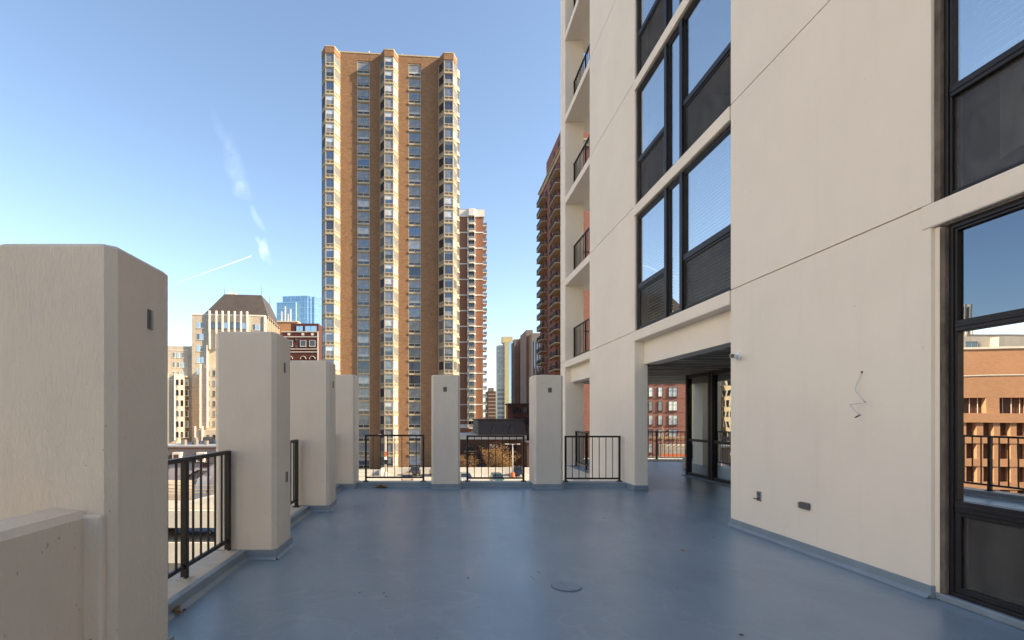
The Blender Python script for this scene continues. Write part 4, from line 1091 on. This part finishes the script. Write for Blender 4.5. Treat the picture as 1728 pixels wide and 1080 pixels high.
# ---- brown building with the metal mansard, behind the autumn trees
Y8 = 122
T8 = thing('brick_building', 'low brown brick building under a dark ribbed mansard roof behind the autumn trees', 'building', (X_(850, Y8), Y8, STREET))
c0, c1 = X_(772, Y8), X_(888, Y8); ze, zr = Z_(734.5, Y8), Z_(709, Y8)
MB().box(c0, c1, Y8, Y8 + 18, STREET, ze - 1.0).build('wall', 'brown_brick', T8)
MB().box(c0 - .1, c1 + .1, Y8 - .12, Y8 + 18.1, ze - 1.0, ze + .1).build('cornice', 'white_trim', T8)
d0 = X_(807, Y8)
MB().poly([(d0, Y8 - .5, ze + .1), (c1 + .3, Y8 - .5, ze + .1), (c1 - .5, Y8 + 1.4, zr), (d0 + .1, Y8 + 1.4, zr)]).poly([(c1 + .3, Y8 - .5, ze + .1), (c1 + .3, Y8 + 18, ze + .1), (c1 - .5, Y8 + 17, zr), (c1 - .5, Y8 + 1.4, zr)]).poly([(d0 + .1, Y8 + 1.4, zr), (c1 - .5, Y8 + 1.4, zr), (c1 - .5, Y8 + 17, zr), (d0 + .1, Y8 + 17, zr)]).poly([(d0, Y8 + 18, ze + .1), (d0, Y8 - .5, ze + .1), (d0 + .1, Y8 + 1.4, zr), (d0 + .1, Y8 + 17, zr)]).build('roof', 'metal_roof', T8)
MB().box(d0 - .2, c1, Y8 + 1.2, Y8 + 17.5, zr + .001, zr + .3).build('ridge_cap', 'dark_slab', T8)
for xx in (X_(833, Y8), X_(863, Y8)):
    MB().poly([(xx - 1.0, Y8 - .62, ze + .12), (xx + 1.0, Y8 - .62, ze + .12), (xx, Y8 - .35, ze + 2.5)]).poly([(xx + 1.0, Y8 - .62, ze + .12), (xx + 1.0, Y8 + .4, ze + .12), (xx, Y8 + 1.1, ze + 2.5), (xx, Y8 - .35, ze + 2.5)]).poly([(xx - 1.0, Y8 + .4, ze + .12), (xx - 1.0, Y8 - .62, ze + .12), (xx, Y8 - .35, ze + 2.5), (xx, Y8 + 1.1, ze + 2.5)]).build('dormer', 'metal_roof', T8)
wk = Kit('window', T8, 2.3, 1.5, ['pane_dark', 'pane_dark', 'pane_navy'], frame='dark_slab', mull=1)
for k in range(4):
    for px in (793, 812, 833, 852, 872): wk.put((X_(px, Y8), Y8 - .002, ze - 3.6 - 2.3 * k))
m = MB()
for k in range(4):
    for px in (793, 833, 872): m.box(X_(px, Y8) - 1.5, X_(px, Y8) + 1.5, Y8 - .5, Y8 - .01, ze - 4.0 - 2.3 * k, ze - 3.78 - 2.3 * k)
m.build('ledge', 'beige_trim', T8)
Y9 = 150
T9 = thing('brick_building', 'dark brown brick building with a red striped corner behind the mansard roof', 'building', (X_(880, Y9), Y9, STREET))
MB().box(X_(858, Y9), X_(866, Y9), Y9 + 1, Y9 + 5, STREET, Z_(681.5, Y9)).build('wall', 'rose_brick', T9)
MB().box(X_(866, Y9), X_(940, Y9), Y9, Y9 + 6, STREET, Z_(683, Y9)).build('wall', 'brown_brick', T9)
MB().box(X_(857, Y9), X_(940, Y9), Y9 - .3, Y9 + 6.3, Z_(683, Y9), Z_(680.5, Y9)).build('coping', 'dark_slab', T9)
wk = Kit('window', T9, 1.3, 1.7, ['pane_dark', 'pane_grey'], frame='dark_slab', sill=False)
for k in range(5):
    for px in (868.5, 876, 886, 893): wk.put((X_(px, Y9), Y9 - .002, Z_(697, Y9) - k * 3.0))
T10 = thing('brick_building', 'narrow dark red brick wall at the right edge of the far gap', 'building', (X_(893, 104), 104, STREET))
MB().box(X_(889.5, 104), X_(904, 104), 104, 118, STREET, Z_(748, 104)).build('wall', 'brown_brick', T10)
MB().box(X_(889, 104), X_(904, 104), 103.8, 118.2, Z_(748, 104), Z_(746, 104)).build('coping', 'dark_slab', T10)

# ---- rose brick hotel seen through the passage
Y11 = 108
T11 = thing('brick_building', 'rose brick building with white framed windows seen through the passage', 'building', (50, Y11, STREET))
MB().box(X_(1045, Y11), X_(1157, Y11), Y11, Y11 + 20, STREET, 26).build('wall', 'rose_brick', T11)
MB().box(X_(1045, Y11) - .2, X_(1157, Y11) + .2, Y11 - .2, Y11 + 20.2, 26.001, 26.8).build('cornice', 'white_trim', T11)
ks = Kit('window', T11, .95, 2.05, ['pane_bright', 'pane_grey', 'pane_bright'], frame='dark_slab', transom=.62)
kl = Kit('window', T11, 1.95, 2.05, ['pane_bright', 'pane_grey', 'pane_bright', 'pane_curtain'], frame='dark_slab', mull=1, transom=.62)
f11 = 23.6 * Y11 / FPX
for k in range(-8, 6):
    z = Z_(669.5, Y11) - f11 * k
    if z < STREET + .5: continue
    for px in (1098, 1114, 1066, 1082): ks.put((X_(px, Y11), Y11 - .002, z))
    kl.put((X_(1135.5, Y11), Y11 - .002, z))
m = MB()
for k in range(-8, 6): m.box(X_(1045, Y11), X_(1157, Y11), Y11 - .03, Y11 - .001, Z_(669.5, Y11) - f11 * k - .42, Z_(669.5, Y11) - f11 * k - .36)
m.build('brick_joint', 'brown_brick', T11)
T12 = thing('brick_building', 'tan brick building just showing right of the rose brick one', 'building', (60, 125, STREET))
MB().box(X_(1150, 125), X_(1290, 125), 125, 145, STREET, 30).build('wall', 'tan_brick', T12)
wk = Kit('window', T12, 1.4, 1.9, ['pane_bright', 'pane_grey', 'pane_blue'], frame='dark_slab', mull=1)
for k in range(11):
    for px in (1158, 1176, 1194, 1212, 1232): wk.put((X_(px, 125), 124.998, 25 - 3.2 * k))
# beer-garden pergola down there
pg = thing('pergola', 'timber pergola with light garland and orange banner below the rose brick building', 'pergola', (X_(1137, 75), 75, STREET))
px_, py_ = X_(1118, 75), 75
zt = Z_(741, 75)
m = MB()
for dx in (0, 4.2, 9.0):
    for dy in (0, 5): m.box(px_ + dx, px_ + dx + .12, py_ + dy, py_ + dy + .12, STREET, Z_(720, 75) if dy == 0 else zt)
m.build('posts', 'wood_tan', pg)
m = MB()
for k in range(14): m.box(px_ - .5 + k * .75, px_ - .38 + k * .75, py_ - .4, py_ + 5.5, zt, zt + .18)
m.build('rafters', 'wood_tan', pg)
m = MB()
for k in range(170):
    u = random.uniform(0, 1); s = random.uniform(0, 9.6); q = (px_ - .4 + s, py_ + random.uniform(-.5, 1.5), zt + .3 + random.gauss(0, .28) + .3 * math.sin(s * 1.3))
    r = random.uniform(.025, .055); m.box(q[0] - r, q[0] + r, q[1] - r, q[1] + r, q[2] - r, q[2] + r)
m.build('garland', 'beige_trim', pg)['kind'] = 'stuff'
MB().box(px_ - .3, px_ + 9.6, py_ - .2, py_ - .12, Z_(776, 75), Z_(766, 75)).build('banner', 'canopy_orange', pg)
MB().box(px_ + 1.2, px_ + 9.6, py_ + 2, py_ + 4, STREET, Z_(752, 75)).build('stall', 'limestone', pg, .1)
t = thing('low_wall', 'long cream wall below the rose brick building', 'wall', (30, 70, STREET))
MB().box(20, 70, 70, 70.4, STREET, Z_(771, 70)).build('wall_block', 'parapet_concrete', t)

# ---- LIMESTONE HOTEL with mansard, left
Y12 = 168
T13 = thing('stone_building', 'stepped limestone building with white fins and a dark mansard roof, left of the tower', 'building', (X_(370, Y12), Y12, STREET))
def bx(name, m_, px0, px1, py, y0, y1, par=T13, Y=Y12, ref=None):
    return MB().box(X_(px0, Y), X_(px1, Y), y0, y1, STREET, Z_(py, Y)).build(name, m_, par)
ym = Y12
bx('wall', 'limestone', 326, 446, 531, ym, ym + 32)                 # main shaft
bx('wing', 'limestone', 240, 338, 584.5, ym + 1, ym + 26)            # left wing
bx('wing', 'limestone', 258, 318, 635, ym - 9, ym + .99)             # lower front block
MB().box(X_(318.5, ym), X_(338, ym), ym + .5, ym + .99, STREET, Z_(600, ym)).build('wall_panel', 'limestone_shade', T13)
bx('front_block', 'limestone', 342, 430, 622, ym - 3, ym - .01)
bx('front_block', 'limestone', 339, 430, 725, ym - 6, ym - 3.01)
bx('stair_tower', 'limestone_shade', 322, 326, 553, ym + 6, ym + 14)
MB().box(X_(309, ym), X_(316, ym), ym + 9, ym + 15, Z_(585, ym), Z_(578, ym)).build('roof_hut', 'orange_brick', T13)
# mansard
zb, ztp = Z_(533, ym), Z_(493.5, ym)
b = [(X_(340, ym), ym + 1.2), (X_(449, ym), ym + 1.2), (X_(449, ym), ym + 30), (X_(340, ym), ym + 30)]
tq = [(X_(361.5, ym) + .8, ym + 9), (X_(425, ym) + .8, ym + 9), (X_(425, ym) + .8, ym + 24), (X_(361.5, ym) + .8, ym + 24)]
m = MB()
for k in range(4):
    j = (k + 1) % 4; m.poly([(*b[k], zb), (*b[j], zb), (*tq[j], ztp + 1.6), (*tq[k], ztp + 1.6)])
m.poly([(*q, ztp + 1.6) for q in tq]); m.build('roof', 'metal_roof', T13)
for q, hh in ((tq[0], 3.0), (tq[1], 3.6), (tq[2], 3.8)): MB().tube([(*q, ztp + 1.4), (*q, ztp + 1.6 + hh)], [.14, .03], 6).build('finial', 'grey_slab', T13)
m = MB()
for px, w_, h_ in ((371, 1.0, 1.6), (375, .8, 1.2), (380, .8, 1.3)): m.box(X_(px, ym) - w_ / 2, X_(px, ym) + w_ / 2, ym + 12, ym + 13, ztp + 1.6, ztp + 1.6 + h_)
m.box(X_(386, ym), X_(410, ym), ym + 12, ym + 16, ztp + 1.6, ztp + 2.3); m.build('roof_vent', 'white_trim', T13)
def fin(px, ptop, pbot, y, w=2.6):
    return MB().prism([(X_(px, ym), y), (X_(px, ym) + .15, y - .75), (X_(px + w, ym), y - .75), (X_(px + w, ym) + .0, y)], Z_(pbot, ym), Z_(ptop, ym)).build('fin', 'white_trim', T13, .08)
for px in (352.5, 363.5, 373.5, 383.3, 393.3, 403.5, 413.5): fin(px, 525, 562, ym, 3.6)
MB().box(X_(443, ym), X_(445.8, ym), ym - .4, ym, Z_(570, ym), Z_(531.5, ym)).build('fin', 'white_trim', T13)
for px in (353, 364): fin(px, 562, 590, ym, 3.0)
fin(349.5, 583, 617, ym, 2.2); 
for px in (343, 354): fin(px, 616.5, 722, ym - 3, 3.2)
for px in (340, 351): fin(px, 719, 746, ym - 6, 3.0)
for px in (290.5, 299): fin(px, 633.5, 742, ym - 9, 2.6)
fin(315.2, 636, 740, ym - 9, 1.3)
MB().box(X_(301, ym), X_(306, ym), ym - 9.25, ym - 9.01, STREET, Z_(635, ym)).build('pilaster', 'white_trim', T13)
# right flank ribs
m = MB()
for k in range(9): y = ym + 2 + k * 3.3; m.box(X_(446, ym), X_(446, ym) + .5, y, y + .8, 0, Z_(529, ym))
m.build('flank_rib', 'limestone_shade', T13)
pan = ['pane_blue', 'pane_grey', 'pane_blue', 'pane_navy']
k1 = Kit('window', T13, 1.05, 2.05, pan, frame='white_trim', transom=.5, depth=.05)
k2 = Kit('window', T13, .85, 1.75, ['pane_blue', 'pane_grey'], frame='white_trim', transom=.5, depth=.05)
k3 = Kit('window', T13, .95, 1.9, ['pane_dark', 'pane_dark', 'pane_grey'], frame='limestone_shade', transom=.5, depth=.05)
k4 = Kit('window', T13, 1.15, 2.2, ['pane_navy', 'pane_blue'], frame='grey_slab', transom=.5, depth=.05)
fl = 20 * ym / FPX
for r in range(5):
    for px in (336.2, 342.6): k1.put((X_(px, ym), ym - .002, Z_(554.5 + 19.5 * r, ym)))
for px in (359.5, 370, 380.2, 390.2, 400.2, 410.2): k4.put((X_(px, ym), ym - .002, Z_(554.5, ym)))
for px in (426.5, 433.2): k1.put((X_(px, ym), ym - .002, Z_(556.0, ym)))
for r in range(3):
    for px in (298, 305.2, 312.5, 332.5, 339): k2.put((X_(px, ym + 1), ym + .995, Z_(604.5 + 16.3 * r, ym + 1)))
for r in range(6):
    for px in (332.5, 339): k3.put((X_(px, ym + .5), ym + .495, Z_(656.5 + 16.6 * r, ym)))
for r in range(6):
    z = Z_(655.5 + 16.6 * r, ym)
    for px in (295.8, 304, 311): k3.put((X_(px, ym - 9), ym - 9.002 - (.26 if px == 304 else 0), z + .4))
    for px in (350, 359.5): k3.put((X_(px, ym - 3), ym - 3.002, Z_(636 + 16.8 * r, ym) + .0))
for px in (347.5, 357.5): k3.put((X_(px, ym - 6), ym - 6.002, Z_(742, ym)))
m = MB()
for r in range(40):
    pass
# string courses
m = MB()
for py in (592, 645): m = MB(); m.box(X_(258, ym), X_(318, ym), ym - 9.06 if py > 640 else ym + .93, ym - 9.001 if py > 640 else ym + .999, Z_(py, ym), Z_(py - 1.2, ym)); m.build('string_course', 'white_trim', T13)
MB().box(X_(325, ym), X_(446.3, ym), ym - .1, ym - .004, Z_(532.5, ym), Z_(530, ym)).build('coping', 'white_trim', T13)

T13.rotation_euler = (0, 0, R(7))
# ---- blue glass tower and the brick buildings next to the tan tower
Y14 = 300
T14 = thing('glass_tower', 'blue glass tower showing behind the brick roofs left of the tan tower', 'building', (X_(505, Y14), Y14, STREET))
poly = [(X_(477, Y14), Y14), (X_(520, Y14), Y14 - 2), (X_(560, Y14), Y14 + 6), (X_(560, Y14), Y14 + 25), (X_(477, Y14), Y14 + 25)]
MB().prism(poly, STREET, Z_(500, Y14)).build('curtain_wall', 'pane_curtainwall', T14)
MB().prism([(X_(470.5, Y14), Y14 - 4), (X_(503, Y14), Y14 - 5), (X_(508, Y14), Y14 - 2.1), (X_(476, Y14), Y14 - .1)], STREET, Z_(513, Y14)).build('curtain_wall', 'pane_curtainwall', T14)
m = MB()
for k in range(14):
    z = Z_(500, Y14) - 3.4 * k
    q = [(x, y - .12 if y < Y14 + 10 else y) for x, y in poly]; m.prism(q, z - .35, z - .1)
for k in range(12):
    z = Z_(513, Y14) - 3.4 * k; m.prism([(X_(470.5, Y14) - .1, Y14 - 4.12), (X_(503, Y14), Y14 - 5.12), (X_(508, Y14), Y14 - 2.2), (X_(476, Y14), Y14 - .2)], z - .35, z - .1)
m.build('floor_edge', 'pane_blue', T14)
m = MB()
for px in (484, 492, 500, 508, 516, 524, 532): m.box(X_(px, Y14) - .09, X_(px, Y14) + .09, Y14 - (2.15 if px > 500 else 1.5), Y14 - .5, 0, Z_(500, Y14))
m.build('mullion', 'pane_blue', T14)
MB().box(X_(512, Y14), X_(560, Y14), Y14 + 8, Y14 + 20, Z_(500, Y14), Z_(495.5, Y14)).build('roof_plant', 'white_trim', T14)
Y15 = 185
T15 = thing('brick_building', 'orange brick block with a plain sunlit wall beside the limestone building', 'building', (X_(478, Y15), Y15, STREET))
MB().box(X_(455, Y15), X_(492, Y15), Y15 + 8, Y15 + 26, STREET, Z_(543.5, Y15 + 8)).build('wall', 'orange_brick', T15)
MB().box(X_(455, Y15) - .2, X_(492, Y15) + .2, Y15 + 7.8, Y15 + 26, Z_(543.5, Y15 + 8), Z_(541.5, Y15 + 8)).build('coping', 'white_trim', T15)
wk = Kit('window', T15, 1.2, 1.6, ['pane_navy'], frame='dark_slab'); wk.put((X_(477, 193), 192.998, Z_(568, 193)))
m = MB()
for px, hh in ((473, 4), (479, 6), (484, 3), (488, 5)): m.box(X_(px, 195), X_(px, 195) + .4, 196, 196.4, Z_(542, 195), Z_(542, 195) + hh)
m.build('roof_mast', 'white_trim', T15)
Y16 = 175
T16 = thing('brick_building', 'dark maroon brick building with white window surrounds against the tan tower', 'building', (X_(515, Y16), Y16, STREET))
q0, q1 = X_(475.5, Y16), X_(537, Y16)
MB().box(q0, q1, Y16, Y16 + 20, STREET, Z_(560, Y16)).build('wall', 'maroon_brick', T16)
MB().box(X_(490, Y16), X_(537, Y16), Y16 + .5, Y16 + 16, Z_(560, Y16) + .001, Z_(545.5, Y16)).build('attic', 'maroon_brick', T16)
m = MB()
for py in (560, 568.5, 589, 594): m.box(q0 - .1, q1 + .1, Y16 - .15, Y16 - .001, Z_(py, Y16) - .12, Z_(py, Y16) + .12)
m.box(q1 - .35, q1 + .12, Y16 - .1, Y16 - .002, STREET, Z_(560, Y16) - .13); m.build('string_course', 'white_trim', T16)
for px, w_ in ((505, 2.4), (524, 4.2)): win_part('window', T16, w_, 2.0, 'pane_blue', frame='dark_slab', at=(X_(px, Y16), Y16 + .498, Z_(559, Y16)), mull=1)
for px, w_ in ((487.5, .9), (511, .9), (527, .9)): MB().box(X_(px, Y16) - w_ / 2, X_(px, Y16) + w_ / 2, Y16 - .08, Y16 - .002, Z_(566, Y16), Z_(562, Y16)).build('white_panel', 'white_trim', T16)
for px in (500,):
    for py in (575, 587): win_part('window', T16, .7, .9, 'pane_dark', frame='dark_slab', at=(X_(px, Y16), Y16 - .002, Z_(py, Y16)))
for px in (489, 511.5, 527):
    win_part('window', T16, 2.1, 2.1, 'pane_dark', frame='white_trim', at=(X_(px, Y16), Y16 - .002, Z_(584.5, Y16)), fw=.10)
    pts = [(X_(px, Y16) + 1.0 * math.cos(t_), Y16 - .1, Z_(606, Y16) + 1.0 * math.sin(t_)) for t_ in [math.pi * j / 10 for j in range(11)]]
    MB().tube(pts, .09, 5).build('arch_trim', 'white_trim', T16)
MB().box(q0 + 3.2, q1, Y16 - .0, Y16 + .49, Z_(560, Y16) + .0, Z_(560, Y16) + .01).build('ledge', 'white_trim', T16)

# ---- row houses behind the garage, left
Y17 = 96
T17 = thing('row_house', 'lilac painted row house with slate mansard, dormers and an iron fire stair', 'building', (X_(320, Y17), Y17, STREET))
h0, h1 = X_(255, Y17), X_(365, Y17)
MB().box(h0, h1, Y17, Y17 + 14, STREET, Z_(781, Y17)).build('wall', 'lilac_paint', T17)
ze = Z_(781, Y17); zr = Z_(757, Y17)
MB().poly([(h0, Y17 - .3, ze), (h1, Y17 - .3, ze), (h1, Y17 + 1.0, zr), (h0, Y17 + 1.0, zr)]).poly([(h1, Y17 - .3, ze), (h1, Y17 + 14, ze), (h1, Y17 + 13, zr), (h1, Y17 + 1, zr)]).build('roof', 'slate_roof', T17)
MB().box(h0, h1 + .2, Y17 + .9, Y17 + 14, zr - .1, zr + .2).build('eave', 'brown_brick', T17)
MB().box(h0, h1, Y17 + 1.1, Y17 + 26, zr + .21, zr + .5).build('flat_roof', 'flat_roof', T17)
for px in (299.5, 340, 272): 
    x = X_(px, Y17); MB().box(x - .75, x + .75, Y17 - .5, Y17 + 1, ze + .2, ze + 2.0).build('dormer', 'white_trim', T17); MB().box(x - .45, x + .45, Y17 - .53, Y17 - .5, ze + .35, ze + 1.6).build('dormer_window', 'brown_brick', T17)
for px, a, b in ((346.5, 808, 832), (346.5, 772, 789)): MB().box(X_(px, Y17) - .5, X_(px, Y17) + .5, Y17 - .06, Y17 - .002, Z_(b, Y17), Z_(a, Y17)).build('door', 'brown_brick', T17)
m = MB()
for k in range(12):
    u = k / 11; x = X_(305 + 33 * u, Y17); z = Z_(812 - 19 * u, Y17); m.box(x - .2, x + .2, Y17 - 1.1, Y17 - .1, z - .05, z + .05)
m.tube([(X_(304, Y17), Y17 - 1.1, Z_(812, Y17)), (X_(339, Y17), Y17 - 1.1, Z_(793, Y17))], .09, 5); m.tube([(X_(304, Y17), Y17 - 1.1, Z_(804, Y17)), (X_(339, Y17), Y17 - 1.1, Z_(785, Y17))], .03, 4)
m.box(X_(338, Y17), X_(353, Y17), Y17 - 1.2, Y17 - .1, Z_(794, Y17) - .1, Z_(794, Y17)); m.box(X_(302, Y17), X_(310, Y17), Y17 - 1.2, Y17 - .1, Z_(813, Y17) - .1, Z_(813, Y17))
for px in (303, 321, 339, 352): m.box(X_(px, Y17) - .04, X_(px, Y17) + .04, Y17 - 1.15, Y17 - 1.07, STREET, Z_(794 if px > 330 else 805, Y17))
m.build('fire_stair', 'rail_black', T17)
m = MB()
for px, w_, h_, y in ((291, .7, 1.0, 4), (299, 1.2, .8, 7), (306, .7, 1.4, 5), (312, .5, 1.0, 4), (318, 2.0, 1.4, 8), (330, .6, .8, 4), (352, 1.0, .6, 6)): m.box(X_(px, Y17) - w_ / 2, X_(px, Y17) + w_ / 2, Y17 + y, Y17 + y + 1, zr + .5, zr + .5 + h_)
m.build('roof_unit', 'grey_slab', T17)
t = thing('curved_canopy', 'grey and tan curved canopy roof in front of the row house', 'canopy', (X_(306, 88), 88, STREET))
m = MB(); n = 8; x0_, x1_ = X_(262, 90), X_(318, 90); zc = Z_(852, 90)
for k in range(n):
    a, b_ = math.pi / 2 * k / n, math.pi / 2 * (k + 1) / n
    m.poly([(x0_, 91.4 + 3.0 * (1 - math.cos(a)), zc + 3.9 * math.sin(a)), (x1_, 91.4 + 3.0 * (1 - math.cos(a)), zc + 3.9 * math.sin(a)), (x1_, 91.4 + 3.0 * (1 - math.cos(b_)), zc + 3.9 * math.sin(b_)), (x0_, 91.4 + 3.0 * (1 - math.cos(b_)), zc + 3.9 * math.sin(b_))])
m.build('roof_skin', 'limestone_shade', t, smooth=True)
m = MB(); x2_ = X_(340, 90)
for k in range(n):
    a, b_ = math.pi / 2 * k / n, math.pi / 2 * (k + 1) / n
    m.poly([(x1_ + .1, 91.6 + 3.0 * (1 - math.cos(a)), zc + 4.6 * math.sin(a)), (x2_, 91.6 + 3.0 * (1 - math.cos(a)), zc + 4.6 * math.sin(a)), (x2_, 91.6 + 3.0 * (1 - math.cos(b_)), zc + 4.6 * math.sin(b_)), (x1_ + .1, 91.6 + 3.0 * (1 - math.cos(b_)), zc + 4.6 * math.sin(b_))])
m.build('end_skin', 'awning_grey', t, smooth=True)

# ---- buildings that show only mirrored in the near window
A9 = R(9.5); OM = local(-63 + 12 * math.cos(A9), 72 + 12 * math.sin(A9), A9)    # right end of its front
T18 = thing('office_building', 'orange office block with dark windows mirrored in the near window', 'building', tuple(OM @ Vector((-30, 0, STREET))))
hz = 7.4
pit = 3.25
def ob(m, u0, u1, v0, v1, z0, z1, mi=0): m.box(u0, u1, v0, v1, z0, z1, mi, M=OM)
m = MB(); ob(m, -60, 0, .8, 15, STREET, hz - .4); m.build('wall', 'brown_brick', T18)
m = MB(); ob(m, -60, 0, 0, .79, hz - 3.1, hz); ob(m, -60, 0, -.3, .78, hz - 6.6, hz - 5.3)
for k in range(1, 5): ob(m, -60, 0, -.1, .78, hz - 5.3 - pit * (k + .3), hz - 5.3 - pit * k + .1)
for k in range(31): ob(m, -60 + k * 2.0, -60 + k * 2.0 + .75, .0, .77, STREET, hz - 6.6)
for k in range(13): ob(m, -60 + k * 5.0, -60 + k * 5.0 + 1.6, .01, .76, hz - 5.3, hz - 3.1)
m.build('facade_frame', 'orange_brick', T18)
m = MB(); ob(m, -60.1, .1, -.1, 1.0, hz + .001, hz + .15); m.build('coping', 'white_trim', T18)
m = MB(); ob(m, -58, -15, 3, 13, hz, hz + 4.2); m.build('penthouse', 'orange_brick', T18); m = MB(); ob(m, -58.2, -14.8, 2.8, 13.2, hz + 4.2, hz + 4.5); m.build('coping', 'white_trim', T18)
m = MB()
for k in range(60): ob(m, -60 + k * 1.0 + .2, -60 + k + .26, .5, .55, hz - 5.3, hz - 3.1)
m.build('mullion', 'white_trim', T18)
T19 = thing('apartment_building', 'cream apartment block mirrored in the near window above the orange roof', 'building', (-104, 96, STREET))
zt9 = 1.5 + 138 * 92 / FPX
MB().box(-128, -84, 92, 104, STREET, zt9).build('wall', 'pale_stone', T19)
MB().box(-98, -93, 90.5, 91.99, STREET, zt9 - .3).build('pier', 'pale_stone', T19)
MB().box(-118, -92, 95, 102, zt9, zt9 + .9).build('roof_plant', 'grey_slab', T19)
wk = Kit('window', T19, 2.2, 1.7, ['pane_navy', 'pane_grey'], frame='grey_slab', mull=1)
for k in range(6):
    for x in (-89.5, -101, -106, -111, -116): wk.put((x, 91.998, zt9 - 2.6 - 2.7 * k))
T20 = thing('stone_tower', 'finned limestone tower top mirrored at the left edge of the near window', 'building', (-165, 172, STREET))
MB().box(-167, -150, 165, 185, STREET, 38).build('wall', 'limestone_shade', T20)
m = MB()
for k in range(10): m.box(-167 + k * 1.8, -166.4 + k * 1.8, 164, 165, STREET, 39)
m.build('fin', 'white_trim', T20)
MB().box(-165.5, -154, 168, 182, 38, 42).build('roof_plant', 'dark_slab', T20)

# ---- unseen blocks added left of and behind the viewpoint to bounce warm light
for i, (x, y0, y1, h, mt, lab) in enumerate(((-46, -4, 30, 32, 'pale_stone', 'unseen cream block added left of the view to bounce light onto the terrace'),
                                     (-50, -34, -6, 44, 'pale_stone', 'tall unseen pale block added behind the viewpoint on the left to bounce light'),
                                     (-44, -66, -37, 30, 'white_trim', 'unseen white block added farthest behind the viewpoint to bounce light'))):
    b = thing('bounce_block', lab, 'building', (x, (y0 + y1) / 2, STREET))
    MB().box(x - 18, x, y0, y1, STREET, h).build('wall', mt, b)
    MB().box(x - 18.2, x + .3, y0 - .2, y1 + .2, h, h + .7).build('cornice', 'white_trim', b)
    wk = Kit('window', b, 1.5, 1.9, ['pane_navy', 'pane_grey'], frame='dark_slab', rz=math.pi / 2)
    k = 0
    for zz in range(int(h) - 4, -10, -4):
        for q in range(int((y1 - y0) / 5)): wk.put((x + .002, y0 + 3 + q * 5, zz))

S.render.engine = 'CYCLES'
S.cycles.max_bounces = 8; S.cycles.diffuse_bounces = 4; S.cycles.glossy_bounces = 5; S.cycles.transparent_max_bounces = 8
